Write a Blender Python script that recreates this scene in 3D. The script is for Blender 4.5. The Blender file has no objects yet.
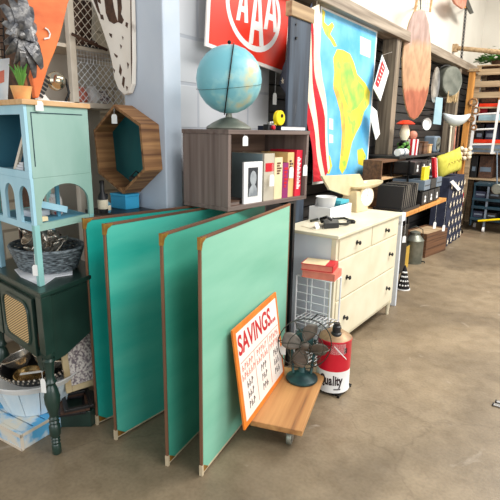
import bpy, bmesh, math, random
from mathutils import Vector, Matrix
random.seed(7)
C = bpy.context.scene.collection
PI = math.pi
V = Vector
# ------------------------------------------------------------------ camera
F, PITCH, HEAD, ROLL, EYE = 485.0, math.radians(13.9), math.radians(35.5), math.radians(.97), 1.5
_fw = V((-math.sin(HEAD)*math.cos(PITCH), math.cos(HEAD)*math.cos(PITCH), -math.sin(PITCH)))
_r0 = V((math.cos(HEAD), math.sin(HEAD), 0)); _u0 = _r0.cross(_fw)
_rt = _r0*math.cos(ROLL)+_u0*math.sin(ROLL); _up = _u0*math.cos(ROLL)-_r0*math.sin(ROLL)
EYEP = V((0, 0, EYE))
def ray(u, v): return _fw*F+_rt*(u-250)+_up*(250-v)
def AX(u, v, x): d = ray(u, v); return EYEP+d*(x/d.x)          # where a sight line meets the plane x
def AY(u, v, y): d = ray(u, v); return EYEP+d*(y/d.y)
def AZ(u, v, z): d = ray(u, v); return EYEP+d*((z-EYE)/d.z)
def AP(u, v, p, n): d = ray(u, v); return EYEP+d*((V(p)-EYEP).dot(n)/d.dot(n))
cam = bpy.data.objects.new('camera', bpy.data.cameras.new('camera')); C.objects.link(cam)
cam.matrix_world = Matrix((( _rt.x, _up.x, -_fw.x, 0), (_rt.y, _up.y, -_fw.y, 0), (_rt.z, _up.z, -_fw.z, EYE), (0, 0, 0, 1)))
cam.data.sensor_width = 36; cam.data.sensor_fit = 'HORIZONTAL'; cam.data.lens = F/500*36; cam.data.clip_start = .02
bpy.context.scene.camera = cam
vs = bpy.context.scene.view_settings
vs.view_transform = 'Standard'; vs.look = 'None'; vs.gamma = 1; vs.use_curve_mapping = False; vs.exposure = 0.0

# ------------------------------------------------------------------ materials
def lin(c): return tuple(((x/255)/12.92 if x/255 <= .04045 else ((x/255+.055)/1.055)**2.4) for x in c)+(1,)
def mat(name, c1, c2=None, scale=6, st=(1, 1, 1), rough=.6, metal=0, bump=0, lo=.35, hi=.65, c3=None, coat=0, detail=5, glass=0):
    m = bpy.data.materials.new(name); m.use_nodes = True
    nt = m.node_tree; b = nt.nodes['Principled BSDF']
    b.inputs['Roughness'].default_value = rough; b.inputs['Metallic'].default_value = metal
    b.inputs['Coat Weight'].default_value = coat
    if glass: b.inputs['Transmission Weight'].default_value = glass
    tc = nt.nodes.new('ShaderNodeTexCoord'); mp = nt.nodes.new('ShaderNodeMapping'); nz = nt.nodes.new('ShaderNodeTexNoise')
    rp = nt.nodes.new('ShaderNodeValToRGB'); mp.inputs['Scale'].default_value = st
    nz.inputs['Scale'].default_value = scale; nz.inputs['Detail'].default_value = detail
    nt.links.new(tc.outputs['Object'], mp.inputs[0]); nt.links.new(mp.outputs[0], nz.inputs['Vector']); nt.links.new(nz.outputs[0], rp.inputs[0])
    c2 = c2 or tuple(min(255, x*.9) for x in c1)
    e = rp.color_ramp.elements; e[0].position = lo; e[0].color = lin(c1); e[1].position = hi; e[1].color = lin(c2)
    if c3: k = e.new(min(.99, hi+.08)); k.color = lin(c3)
    nt.links.new(rp.outputs[0], b.inputs['Base Color'])
    if bump:
        bp = nt.nodes.new('ShaderNodeBump'); bp.inputs['Strength'].default_value = bump; bp.inputs['Distance'].default_value = .01
        nt.links.new(nz.outputs[0], bp.inputs['Height']); nt.links.new(bp.outputs[0], b.inputs['Normal'])
    return m
def wood(name, c1, c2, axis='y', scale=5, rough=.65, bump=.25, c3=None, lo=.35, hi=.65):
    st = {'x': (.12, 3, 3), 'y': (3, .12, 3), 'z': (3, 3, .12)}[axis]
    return mat(name, c1, c2, scale*2.2, st, rough, 0, bump, lo, hi, c3)

m_floor = bpy.data.materials.new('polished_concrete'); m_floor.use_nodes = True
def _floor():
    nt = m_floor.node_tree; N = nt.nodes.new; L = nt.links.new; b = nt.nodes['Principled BSDF']
    tc = N('ShaderNodeTexCoord')
    def nz(s, d, dist=0):
        n = N('ShaderNodeTexNoise'); n.inputs['Scale'].default_value = s; n.inputs['Detail'].default_value = d; n.inputs['Distortion'].default_value = dist
        L(tc.outputs['Object'], n.inputs['Vector']); return n
    a = nz(1.1, 8, .6); f = nz(9, 8, .4); g = nz(60, 4)
    r1 = N('ShaderNodeValToRGB'); e = r1.color_ramp.elements
    e[0].position = .3; e[0].color = lin((108, 94, 75)); e[1].position = .72; e[1].color = lin((158, 140, 114)); L(a.outputs[0], r1.inputs[0])
    r2 = N('ShaderNodeValToRGB'); e = r2.color_ramp.elements
    e[0].position = .3; e[0].color = (.66, .64, .6, 1); e[1].position = .62; e[1].color = (1, 1, 1, 1); L(f.outputs[0], r2.inputs[0])
    mx = N('ShaderNodeMix'); mx.data_type = 'RGBA'; mx.blend_type = 'MULTIPLY'; mx.inputs[0].default_value = .6
    L(r1.outputs[0], mx.inputs[6]); L(r2.outputs[0], mx.inputs[7])
    # hairline cracks
    vo = N('ShaderNodeTexVoronoi'); vo.feature = 'DISTANCE_TO_EDGE'; vo.inputs['Scale'].default_value = .75
    wp = N('ShaderNodeMix'); wp.data_type = 'RGBA'; wp.inputs[0].default_value = .16; L(tc.outputs['Object'], wp.inputs[6]); L(f.outputs[1], wp.inputs[7]); L(wp.outputs[2], vo.inputs['Vector'])
    r3 = N('ShaderNodeValToRGB'); e = r3.color_ramp.elements; e[0].position = .0; e[0].color = (.55, .52, .5, 1); e[1].position = .006; e[1].color = (1, 1, 1, 1); L(vo.outputs['Distance'], r3.inputs[0])
    m2 = N('ShaderNodeMix'); m2.data_type = 'RGBA'; m2.blend_type = 'MULTIPLY'; m2.inputs[0].default_value = .35; L(mx.outputs[2], m2.inputs[6]); L(r3.outputs[0], m2.inputs[7])
    # white scuffs
    sc = nz(4.2, 9, 1.6); r4 = N('ShaderNodeValToRGB'); e = r4.color_ramp.elements; e[0].position = .66; e[0].color = (0, 0, 0, 1); e[1].position = .8; e[1].color = (.45, .45, .45, 1); L(sc.outputs[0], r4.inputs[0])
    m3 = N('ShaderNodeMix'); m3.data_type = 'RGBA'; L(r4.outputs[0], m3.inputs[0]); L(m2.outputs[2], m3.inputs[6]); m3.inputs[7].default_value = lin((214, 204, 192))
    gr = N('ShaderNodeValToRGB'); e = gr.color_ramp.elements; e[0].position = .3; e[0].color = (.74, .73, .72, 1); e[1].position = .6; e[1].color = (1, 1, 1, 1); L(g.outputs[0], gr.inputs[0])
    m4 = N('ShaderNodeMix'); m4.data_type = 'RGBA'; m4.blend_type = 'MULTIPLY'; m4.inputs[0].default_value = .6; L(m3.outputs[2], m4.inputs[6]); L(gr.outputs[0], m4.inputs[7]); L(m4.outputs[2], b.inputs['Base Color'])
    rr = N('ShaderNodeMapRange'); rr.inputs[3].default_value = .32; rr.inputs[4].default_value = .6; L(f.outputs[0], rr.inputs[0]); L(rr.outputs[0], b.inputs['Roughness'])
    bp = N('ShaderNodeBump'); bp.inputs['Strength'].default_value = .08; bp.inputs['Distance'].default_value = .01; L(g.outputs[0], bp.inputs['Height']); L(bp.outputs[0], b.inputs['Normal'])
_floor()
def blockmat(name, c1, c2, mortar, bw=.5, bh=.25, ms=.012):
    m = bpy.data.materials.new(name); m.use_nodes = True; nt = m.node_tree; N = nt.nodes.new; L = nt.links.new; b = nt.nodes['Principled BSDF']
    tc = N('ShaderNodeTexCoord'); sp = N('ShaderNodeSeparateXYZ'); cb = N('ShaderNodeCombineXYZ'); L(tc.outputs['Object'], sp.inputs[0])
    ad = N('ShaderNodeMath'); L(sp.outputs[0], ad.inputs[0]); L(sp.outputs[1], ad.inputs[1])
    L(ad.outputs[0], cb.inputs[0]); L(sp.outputs[2], cb.inputs[1])
    br = N('ShaderNodeTexBrick'); L(cb.outputs[0], br.inputs['Vector']); br.inputs['Scale'].default_value = 1
    br.inputs['Color1'].default_value = lin(c1); br.inputs['Color2'].default_value = lin(c2); br.inputs['Mortar'].default_value = lin(mortar)
    br.inputs['Brick Width'].default_value = bw; br.inputs['Row Height'].default_value = bh; br.inputs['Mortar Size'].default_value = ms; br.inputs['Mortar Smooth'].default_value = .4
    L(br.outputs['Color'], b.inputs['Base Color']); b.inputs['Roughness'].default_value = .6
    bp = N('ShaderNodeBump'); bp.inputs['Strength'].default_value = .35; bp.inputs['Distance'].default_value = .006; bp.invert = True; L(br.outputs['Fac'], bp.inputs['Height']); L(bp.outputs[0], b.inputs['Normal'])
    return m
m_cmu = blockmat('painted_block', (200, 202, 206), (192, 195, 200), (176, 180, 188))
m_brick = blockmat('cream_block', (226, 216, 196), (214, 202, 182), (176, 164, 146), .4, .2)
m_white = mat('white_plaster', (226, 220, 208), (218, 211, 198), 2, rough=.75)
m_pilaster = mat('pale_blue_paint', (196, 206, 218), (186, 198, 212), 4, rough=.55)
m_beam = wood('weathered_beam', (170, 156, 138), (120, 106, 90), 'y')
m_postw = wood('weathered_post', (150, 136, 116), (98, 86, 72), 'z')
m_slat = wood('dark_slat', (44, 42, 43), (22, 22, 23), 'y', rough=.5)
m_greens = []  # one board green with light and shade put in: third shaded, fourth lit
for i, (a, b_) in enumerate([((14, 164, 152), (50, 180, 164)), ((42, 172, 156), (98, 194, 174)), ((52, 148, 128), (84, 170, 148)), ((116, 184, 158), (144, 202, 178))]):
    g_ = mat('chalky_green_%s' % 'abcd'[i], a, b_, 2.6, (1, .5, 2.4), .42, bump=.03, lo=.28, hi=.72, detail=9)
    next(n for n in g_.node_tree.nodes if n.type == 'MAPPING').inputs['Rotation'].default_value = (math.radians(-38 if i > 1 else 70), 0, 0); m_greens.append(g_)
m_edge = wood('edge_strip', (128, 88, 62), (86, 58, 44), 'z', 6)
m_edgeh = wood('edge_strip_top', (136, 92, 62), (92, 60, 44), 'y', 6)
m_brass = mat('worn_brass', (186, 140, 60), (140, 96, 40), 20, rough=.45, metal=.5)
m_tape = mat('cream_tape', (206, 190, 160), (188, 170, 138), 15)
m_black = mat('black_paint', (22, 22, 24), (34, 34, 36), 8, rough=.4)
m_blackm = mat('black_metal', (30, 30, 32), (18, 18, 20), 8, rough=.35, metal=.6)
m_cream = mat('cream_paint', (228, 221, 196), (218, 209, 180), 5, rough=.5, bump=.03)
m_creamside = mat('blue_white_paint', (222, 226, 230), (206, 213, 222), 5, (1, 1, .4), rough=.5)
m_whitep = mat('white_paint', (240, 240, 238), (230, 230, 228), 8, rough=.4)
m_whitem = mat('white_enamel_wire', (238, 240, 242), None, 8, rough=.3)
m_tag = mat('tag_card', (246, 246, 244), (238, 238, 234), 10, rough=.7)
m_paper = mat('page_paper', (236, 226, 202), (220, 208, 180), 60, (1, 1, 6))
m_crate = wood('grey_brown_crate', (128, 112, 104), (94, 78, 72), 'y', 4)
m_cratev = wood('grey_brown_crate_end', (132, 116, 108), (98, 82, 76), 'z', 4)
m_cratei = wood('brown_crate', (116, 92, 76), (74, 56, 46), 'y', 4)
m_red = mat('sign_red', (236, 52, 26), (228, 44, 22), 3, rough=.35)
m_reddeep = mat('deep_red', (206, 20, 40), (190, 14, 34), 8, rough=.4)
m_orange = mat('orange_paint', (240, 130, 40), (230, 112, 30), 10, rough=.5)
m_signw = mat('sign_white', (244, 234, 226), (238, 226, 216), 8, rough=.5)
m_letter = mat('letter_red', (196, 34, 40), (180, 28, 36), 20)
m_salmon = mat('letter_salmon', (222, 130, 110), (210, 116, 98), 20)
m_ink = mat('letter_black', (50, 34, 40), (40, 28, 32), 20)
m_ply = wood('worn_plywood', (200, 150, 92), (156, 106, 60), 'y', 2.4, c3=(92, 62, 40), lo=.3, hi=.58)
m_fan = mat('verdigris_iron', (34, 78, 76), (20, 48, 52), 14, rough=.4, metal=.3)
m_blade = mat('dusty_blade', (116, 108, 98), (84, 80, 74), 16, rough=.55, metal=.35)
m_wire = mat('dark_wire', (70, 72, 64), (50, 52, 48), 20, rough=.4, metal=.6)
m_steel = mat('bright_steel', (200, 198, 194), (150, 148, 146), 10, rough=.28, metal=.9)
m_zinc = mat('galvanised_zinc', (150, 152, 140), (112, 116, 106), 8, rough=.45, metal=.6)
m_silver = mat('tarnished_silver', (232, 226, 216), (166, 152, 136), 14, rough=.27, metal=.85, c3=(96, 84, 74))
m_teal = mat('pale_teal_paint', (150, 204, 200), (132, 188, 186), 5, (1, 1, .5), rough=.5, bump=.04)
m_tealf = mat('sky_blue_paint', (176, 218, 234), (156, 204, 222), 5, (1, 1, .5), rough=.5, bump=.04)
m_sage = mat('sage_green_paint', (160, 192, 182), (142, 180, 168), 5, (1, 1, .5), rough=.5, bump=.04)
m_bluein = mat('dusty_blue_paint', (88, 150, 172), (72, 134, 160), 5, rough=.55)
m_topw = wood('pale_pine', (222, 184, 138), (200, 154, 104), 'y', 4)
m_dgreen = mat('dark_green_paint', (38, 62, 54), (28, 48, 42), 5, rough=.3, coat=.2)
m_cane = None
def _cane():
    m = bpy.data.materials.new('cane_weave'); m.use_nodes = True; nt = m.node_tree; N = nt.nodes.new; L = nt.links.new; b = nt.nodes['Principled BSDF']
    tc = N('ShaderNodeTexCoord'); mp = N('ShaderNodeMapping'); mp.inputs['Rotation'].default_value = (0, .5, 0); w = N('ShaderNodeTexWave'); w.wave_type = 'BANDS'; w.bands_direction = 'Z'; w.inputs['Scale'].default_value = 30
    r = N('ShaderNodeValToRGB'); e = r.color_ramp.elements; e[0].position = .2; e[0].color = lin((110, 84, 52)); e[1].position = .55; e[1].color = lin((222, 190, 138))
    L(tc.outputs['Object'], mp.inputs[0]); L(mp.outputs[0], w.inputs['Vector']); L(w.outputs[0], r.inputs[0]); L(r.outputs[0], b.inputs['Base Color']); b.inputs['Roughness'].default_value = .7
    return m
m_cane = _cane()
m_wicker = mat('dark_wicker', (130, 142, 148), (52, 58, 64), 40, (1, 1, 3), .55, bump=.4)
m_pinkcloth = mat('white_cloth', (226, 228, 232), (208, 212, 220), 12)
m_hexw = wood('knotty_brown', (176, 130, 84), (112, 74, 46), 'y', 5, c3=(74, 48, 32))
m_hexback = mat('deep_teal', (22, 108, 110), (16, 88, 94), 5, (1, 1, .4), rough=.6)
m_globe = mat('globe_paint', (122, 190, 202), (150, 206, 210), 4.2, rough=.38, lo=.47, hi=.515, c3=(220, 206, 148), detail=7)
m_navy = mat('navy_cloth', (44, 50, 72), (32, 38, 58), 20, rough=.85)
m_flagw = mat('aged_white_cloth', (238, 226, 204), (228, 214, 190), 10, rough=.85)
m_flagr = mat('flag_red', (200, 24, 40), (184, 18, 34), 10, rough=.85)
m_plank = mat('blue_grey_plank', (66, 80, 96), (38, 46, 58), 5, (3, 3, .4), .6, bump=.3, c3=(112, 118, 120))
m_pine2 = wood('old_pine_cap', (196, 168, 128), (150, 122, 88), 'y', 5)
m_sea = mat('map_sea', (72, 170, 222), (126, 202, 238), 4, rough=.45)
m_land = mat('map_land', (246, 214, 66), (222, 222, 74), 9, rough=.45, c3=(160, 204, 84), lo=.4, hi=.55)
m_landg = mat('map_green', (132, 196, 84), (196, 216, 78), 10, rough=.45)
m_lando = mat('map_orange', (240, 164, 72), (246, 206, 80), 8, rough=.45)
m_yellow = mat('bright_yellow', (246, 222, 18), (238, 210, 14), 8, rough=.35)
m_enamel = mat('beige_enamel', (222, 205, 168), (208, 190, 150), 8, rough=.35)
m_tealbox = mat('aqua_paint', (70, 176, 192), (56, 158, 178), 6)
m_orangebird = mat('rusty_orange', (240, 130, 64), (214, 96, 36), 5, (1, 1, 2), .5, c3=(170, 74, 30))
m_bow = mat('pewter_bow', (70, 72, 78), (140, 138, 136), 30, rough=.38, metal=.6, c3=(60, 58, 60), bump=.4)
m_chip = mat('chipped_white', (240, 234, 224), (232, 224, 212), 5.5, (1, 1, .6), .6, bump=.2, lo=.4, hi=.62, c3=(96, 66, 48))
m_lock = mat('locker_cream', (232, 220, 202), (214, 200, 180), 8)
m_brown = wood('dark_brown', (92, 62, 44), (58, 38, 28), 'y', 5)
m_rust = mat('rusty_wire', (150, 90, 50), (90, 56, 36), 20, metal=.3)
m_pinkboard = None
m_bluewhite = mat('blue_cream_patch', (228, 222, 206), (206, 220, 228), 8, (1, 1, 1), .6, lo=.40, hi=.47, c3=(92, 176, 224))
m_palebl = mat('pale_blue_white', (226, 238, 244), (206, 226, 238), 4, (4, 4, .3), .6)
m_gilt = mat('gilt_frame', (206, 186, 146), (170, 146, 104), 8, (1, 1, 1), .5)
m_orn = mat('ornate_pattern', (226, 218, 212), (150, 136, 138), 80, rough=.6, lo=.44, hi=.56, c3=(120, 110, 118), detail=8)
m_glass = mat('blue_glass', (180, 206, 214), None, 4, rough=.1, glass=.7)
m_plant = mat('leaf_green', (104, 160, 66), (62, 120, 48), 14, rough=.6)
m_potp = mat('painted_pot', (236, 190, 120), (226, 150, 90), 12, c3=(150, 50, 50))
m_picb = mat('portrait_print', (44, 48, 54), (30, 34, 40), 10, lo=.5, hi=.6)
m_picl = mat('portrait_grey', (176, 182, 186), (130, 136, 142), 14)
m_bookgrey = mat('grey_cloth_book', (146, 168, 172), (132, 154, 160), 10)
m_bookbeige = mat('greige_cloth_book', (196, 188, 170), (184, 176, 158), 10)
m_bookcream = mat('cream_book', (240, 220, 178), (228, 206, 160), 10)
m_bookpurple = mat('plum_book', (150, 42, 108), (134, 34, 96), 10)
m_booktan = mat('tan_book', (232, 196, 132), (220, 180, 116), 10)
m_bookred = mat('crimson_book', (220, 24, 56), (204, 18, 48), 10)
m_can = mat('can_red', (206, 24, 48), (196, 20, 44), 8, rough=.3)
m_cantop = mat('rusty_tin', (170, 140, 106), (124, 92, 66), 12, rough=.5, metal=.3)
m_trunk = wood('trunk_brown', (122, 84, 56), (82, 54, 36), 'y', 5)
m_rec = mat('record_sleeves', (150, 140, 130), (60, 56, 56), 60, (1, 6, 1), .6)
m_greymet = mat('grey_drawer', (122, 138, 152), (106, 122, 138), 8, rough=.4, metal=.2)
m_pillow = mat('chartreuse_fabric', (206, 200, 84), (188, 182, 66), 14, rough=.9)
m_lampred = mat('red_enamel', (236, 62, 26), (220, 50, 20), 8, rough=.3)
m_lampw = mat('milk_glass', (250, 240, 214), (244, 226, 190), 8, rough=.3)
m_iron3 = None
m_pale_board = mat('blue_grey_board', (168, 198, 206), (150, 184, 196), 6)
m_scoop = mat('white_enamel', (222, 230, 230), (206, 216, 218), 6, rough=.3)
m_orwood = wood('orange_pine', (216, 152, 74), (180, 116, 50), 'z', 5)
m_pallet = wood('pallet_wood', (196, 170, 134), (150, 122, 92), 'x', 5)
m_teald = mat('dark_teal_metal', (30, 66, 80), (22, 48, 60), 6, rough=.4)
m_fish = mat('pink_fish', (214, 150, 124), (180, 108, 88), 12)
m_bluebox = mat('azure_box', (60, 180, 226), (50, 164, 214), 6)
m_silverball = mat('silver_ball', (210, 200, 180), (170, 156, 130), 5, rough=.12, metal=.95)
m_sock = mat('black_knit', (34, 32, 34), (24, 22, 24), 20, rough=.9)
m_rope = mat('blond_straw', (206, 178, 130), (170, 140, 96), 30)

# ------------------------------------------------------------------ mesh helpers
INV = {}
class MB:
    def __init__(s): s.bm = bmesh.new(); s.mi = 0
    def _f(s, vs):
        try: f = s.bm.faces.new(vs); f.material_index = s.mi; return f
        except ValueError: return None
    def hexa(s, p):                                   # 8 points: bottom ring then top ring
        v = [s.bm.verts.new(q) for q in p]
        for q in ((3, 2, 1, 0), (4, 5, 6, 7), (0, 1, 5, 4), (1, 2, 6, 5), (2, 3, 7, 6), (3, 0, 4, 7)): s._f([v[i] for i in q])
        return s
    def box(s, x0, x1, y0, y1, z0, z1, M=None):
        p = [V((x0, y0, z0)), V((x1, y0, z0)), V((x1, y1, z0)), V((x0, y1, z0)), V((x0, y0, z1)), V((x1, y0, z1)), V((x1, y1, z1)), V((x0, y1, z1))]
        return s.hexa([M@q for q in p] if M else p)
    def beam(s, a, b, w, t, up=(0, 0, 1)):            # rectangular bar from a to b
        a, b = V(a), V(b); d = (b-a).normalized(); u = V(up)
        if abs(d.dot(u)) > .95: u = V((0, 1, 0)) if abs(d.y) < .9 else V((1, 0, 0))
        r = d.cross(u).normalized(); u = r.cross(d)
        r *= w/2; u *= t/2
        return s.hexa([a-r-u, a+r-u, a+r+u, a-r+u, b-r-u, b+r-u, b+r+u, b-r+u])
    def prism(s, pts, ext):                           # outline extruded along ext
        e = V(ext); pts = [V(p) for p in pts]; n = len(pts)
        a = [s.bm.verts.new(p) for p in pts]; b = [s.bm.verts.new(p+e) for p in pts]
        s._f(a); s._f(b[::-1])
        for i in range(n): s._f([a[i], b[i], b[(i+1) % n], a[(i+1) % n]])
        return s
    def tube(s, path, r, n=8, closed=False):
        path = [V(p) for p in path]; m = len(path); rings = []; prev = None
        for i, p in enumerate(path):
            if closed: d = path[(i+1) % m]-path[i-1]
            else: d = path[min(i+1, m-1)]-path[max(i-1, 0)]
            d.normalize()
            u = prev if prev is not None else (V((0, 0, 1)) if abs(d.z) < .9 else V((1, 0, 0)))
            u = (u-d*u.dot(d)).normalized(); prev = u; w = d.cross(u); rr = r[i] if isinstance(r, (list, tuple)) else r
            rings.append([s.bm.verts.new(p+(u*math.cos(2*PI*k/n)+w*math.sin(2*PI*k/n))*rr) for k in range(n)])
        for i in range(m if closed else m-1):
            A, B = rings[i], rings[(i+1) % m]
            for k in range(n): s._f([A[k], A[(k+1) % n], B[(k+1) % n], B[k]])
        if not closed: s._f(rings[0][::-1]); s._f(rings[-1])
        return s
    def lathe(s, prof, n=24, M=None, cap=True):
        M = M or Matrix(); rings = []
        for r, z in prof: rings.append([s.bm.verts.new(M@V((max(r, .0004)*math.cos(2*PI*k/n), max(r, .0004)*math.sin(2*PI*k/n), z))) for k in range(n)])
        for A, B in zip(rings, rings[1:]):
            for k in range(n): s._f([A[k], A[(k+1) % n], B[(k+1) % n], B[k]])
        if cap: s._f(rings[0][::-1]); s._f(rings[-1])
        return s
    def ball(s, c, r, sc=(1, 1, 1), n=20, M=None):
        prof = [(r*math.sin(PI*i/12), -r*math.cos(PI*i/12)) for i in range(13)]
        T = Matrix.Translation(V(c)) @ (M or Matrix()) @ Matrix.Diagonal((*sc, 1))
        return s.lathe(prof, n, T)
    def build(s, name, m, parent=None, smooth=False, bevel=0, world=False, kind=None):
        bmesh.ops.recalc_face_normals(s.bm, faces=s.bm.faces)
        if world and parent is not None:
            for v in s.bm.verts: v.co = INV[parent.name] @ v.co
        me = bpy.data.meshes.new(name); s.bm.to_mesh(me); s.bm.free()
        for q in (m if isinstance(m, (list, tuple)) else [m]): me.materials.append(q)
        if smooth:
            for p in me.polygons: p.use_smooth = True
        o = bpy.data.objects.new(name, me); C.objects.link(o)
        if parent is not None: o.parent = parent
        if smooth and smooth != 2:
            try: me.set_sharp_from_angle(angle=math.radians(40))
            except Exception: pass
        if bevel:
            b = o.modifiers.new('bevel', 'BEVEL'); b.width = bevel; b.segments = 2; b.limit_method = 'ANGLE'
        if kind: o['kind'] = kind
        return o
def tag(o, label, cat, group=None):
    o['label'] = label; o['category'] = cat
    if group: o['group'] = group
    return o
def thing(name, label, cat, loc=(0, 0, 0), rz=0, group=None):
    o = bpy.data.objects.new(name, None); C.objects.link(o); o.location = loc; o.rotation_euler = (0, 0, rz); o.empty_display_size = .05
    INV[o.name] = (Matrix.Translation(V(loc)) @ Matrix.Rotation(rz, 4, 'Z')).inverted()
    return tag(o, label, cat, group)
def struct(o): o['kind'] = 'structure'; return o
def text(body, size, m, parent, origin, xd, yd, ext=.001, name='lettering', sx=1, world=True, bold=0):
    cu = bpy.data.curves.new(name, 'FONT'); cu.body = body; cu.size = size; cu.extrude = ext; cu.align_x = 'CENTER'; cu.align_y = 'CENTER'; cu.offset = bold
    tmp = bpy.data.objects.new('tmp', cu); C.objects.link(tmp); bpy.context.view_layer.update()
    me = bpy.data.meshes.new_from_object(tmp.evaluated_get(bpy.context.evaluated_depsgraph_get())); bpy.data.objects.remove(tmp)
    xd = V(xd).normalized(); yd = V(yd).normalized(); n = xd.cross(yd)
    R = Matrix(((xd.x*sx, yd.x, n.x, origin[0]), (xd.y*sx, yd.y, n.y, origin[1]), (xd.z*sx, yd.z, n.z, origin[2]), (0, 0, 0, 1)))
    if world: R = INV[parent.name] @ R
    me.transform(R); me.materials.clear(); me.materials.append(m)
    o = bpy.data.objects.new(name, me); C.objects.link(o); o.parent = parent
    return o
def ring(c, r, ax1, ax2, n=24): c = V(c); a, b = V(ax1), V(ax2); return [c+(a*math.cos(2*PI*i/n)+b*math.sin(2*PI*i/n))*r for i in range(n)]
X, Y, Z = V((1, 0, 0)), V((0, 1, 0)), V((0, 0, 1))
def card_tag(p, parent, w=.03, h=.045, d=X, string=None, name='price_tag'):
    """a paper price tag, top centre at p, facing d"""
    d = V(d).normalized(); r = Z.cross(d).normalized(); p = V(p); a = [p-r*w*.3, p+r*w*.3, p+r*w*.5-Z*h*.2, p+r*w*.5-Z*h, p-r*w*.5-Z*h, p-r*w*.5-Z*h*.2]
    b = MB().prism(a, -d*.0015)
    if string is not None: b.tube([p, V(string)], .0009, 5)
    return b.build(name, m_tag, parent, world=True)

# ------------------------------------------------------------------ the room
WX = -2.0
struct(MB().box(-3.6, 6, -2.5, 10.5, -.06, 0).build('floor', m_floor))
struct(MB().box(WX-.2, WX, 2.06, 3.0, 0, 2.5).build('wall_left', m_cmu))
struct(MB().box(WX-.2, WX-.02, 2.06, 10.5, 2.5, 5).build('wall_upper', m_white))
struct(MB().box(WX-.2, WX-.06, 3.0, 10.5, 0, 2.5).build('wall_booth', m_slat))
struct(MB().box(-2.275, -1.955, 1.93, 2.06, 0, 3.4).build('trim_1', m_pilaster, bevel=.006))
struct(MB().box(-3.4, -3.25, -1, 3.2, 0, 4).build('wall_alcove', m_brick))
struct(MB().box(-3.4, WX-.2, 2.9, 3.05, 0, 4).build('wall_alcove_end', m_brick))
struct(MB().box(-3.6, 4, 9.6, 9.75, 0, 5).build('wall_back', m_white))
b = MB()
z = .02
while z < 2.42:                                        # horizontal slat boards inside the booth frame
    b.box(WX-.06, WX-.01-.012*random.random(), 2.72, 9.2, z, z+.083); z += .095
struct(b.build('wall_slats', m_slat))
struct(MB().box(-1.98, -1.80, 2.72, 9.4, 2.40, 2.50).build('trim_2', m_beam, bevel=.006))
for i, y in enumerate((5.0, 7.55)): struct(MB().box(-1.975, -1.83, y, y+.13, 0, 2.40).build('trim_%d' % (i+3), m_postw, bevel=.005))

# ------------------------------------------------------------------ green table-half panels
PAN = [(-1.925, 1.358, 10, 'saturated teal board standing on edge, leftmost of the four leaning boards'),
       (-1.747, 1.335, 2.5, 'aqua green board on edge, second of the four from the dark green cabinet'),
       (-1.405, 1.352, -10.5, 'shaded sea green board on edge, just behind the pale one with the savings sign'),
       (-1.237, 1.396, -11.6, 'pale mint green board on edge, with the orange bordered savings sign against it')]
def panel(i):
    x, y, a, lab = PAN[i]
    t = thing('table_top_panel', lab, 'board', (x, y, 0), -math.radians(a), 'green table top boards standing on edge')
    L, H, T = 1.06, 1.087, .010
    MB().box(-T, 0, .012, L-.012, .016, H-.012).build('board', m_greens[i], t)
    for nm, bx, mm in (('edge_strip', (-T-.0015, .0015, 0, .008, .03, H), m_edge), ('edge_strip', (-T-.0015, .0015, L-.012, L, .03, H), m_edge),
                       ('edge_strip', (-T-.002, .002, .012, L-.012, H-.012, H), m_edgeh), ('edge_strip', (-T-.002, .002, .012, L-.012, .008, .016), m_tape)):
        MB().box(*bx).build(nm, mm, t, bevel=.001)
    b = MB().prism([(.0005, .002, H-.002), (.0005, .05, H-.002), (.0005, .034, H-.016), (.0005, .018, H-.024), (.0005, .010, H-.05), (.0005, .002, H-.055)], (.002, 0, 0)); b.box(-T-.0025, .0025, -.002, .003, H-.05, H+.001)
    b.build('corner_bracket', m_brass, t)
    MB().box(-T-.003, .003, -.003, .010, 0, .052).build('corner_foot', m_tape, t)
    MB().prism([(.001, .012, .016), (.001, .055, .016), (.001, .012, .05)], (.002, 0, 0)).build('corner_bracket', m_brass, t)
    return t
for i in range(4): panel(i)

# black stand carrying the far end of the crate
t = thing('metal_stand', 'black metal stand behind the far ends of the green boards', 'stand', (-1.49, 2.50, 0))
for px, py in ((0, -.035), (-.33, -.015), (0, .03), (-.33, .03)):
    MB().box(px-.013, px+.013, py-.012, py+.012, 0, 1.075).build('leg', m_black, t)
MB().box(-.35, .015, -.05, .045, 1.075, 1.089).build('top_plate', m_black, t)
MB().box(-.32, 0, -.04, -.03, .2, .23).build('cross_bar', m_black, t)

# ------------------------------------------------------------------ crate shelf and what stands on it
CA = math.radians(4.58)
CR = thing('wooden_crate', 'grey brown open wooden crate lying on its side across the green boards', 'crate', (-1.52, 1.931, 1.091), -CA)
CW, CD, CH, ct = .715, .334, .409, .022
def crA(u, v=185): p = CR_M.inverted() @ AP(u, v, CR.location, V((math.cos(CA), -math.sin(CA), 0))); return p.y
def crw(a, b_, z): return CR_M @ V((b_, a, z))          # a along the front, b depth (negative = towards the wall)
CR_M = INV[CR.name].inverted()
MB().box(-CD, 0, 0, CW, 0, ct).build('bottom_board', m_crate, CR, bevel=.002)
MB().box(-CD-.004, .004, -.004, CW+.004, CH-ct, CH).build('top_board', m_crate, CR, bevel=.002)
MB().box(-CD, 0, 0, ct, ct, CH-ct).build('end_board', m_cratev, CR, bevel=.002)
MB().box(-CD, 0, CW-ct, CW, ct, CH-ct).build('end_board', m_cratev, CR, bevel=.002)
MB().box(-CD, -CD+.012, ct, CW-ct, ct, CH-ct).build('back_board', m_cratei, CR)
ang = -math.radians(14); fy = V((math.sin(-ang), math.cos(ang), 0)); fx = V((math.cos(ang), math.sin(ang), 0))
TOPZ = 1.091+CH; BOTZ = 1.091+ct
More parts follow.
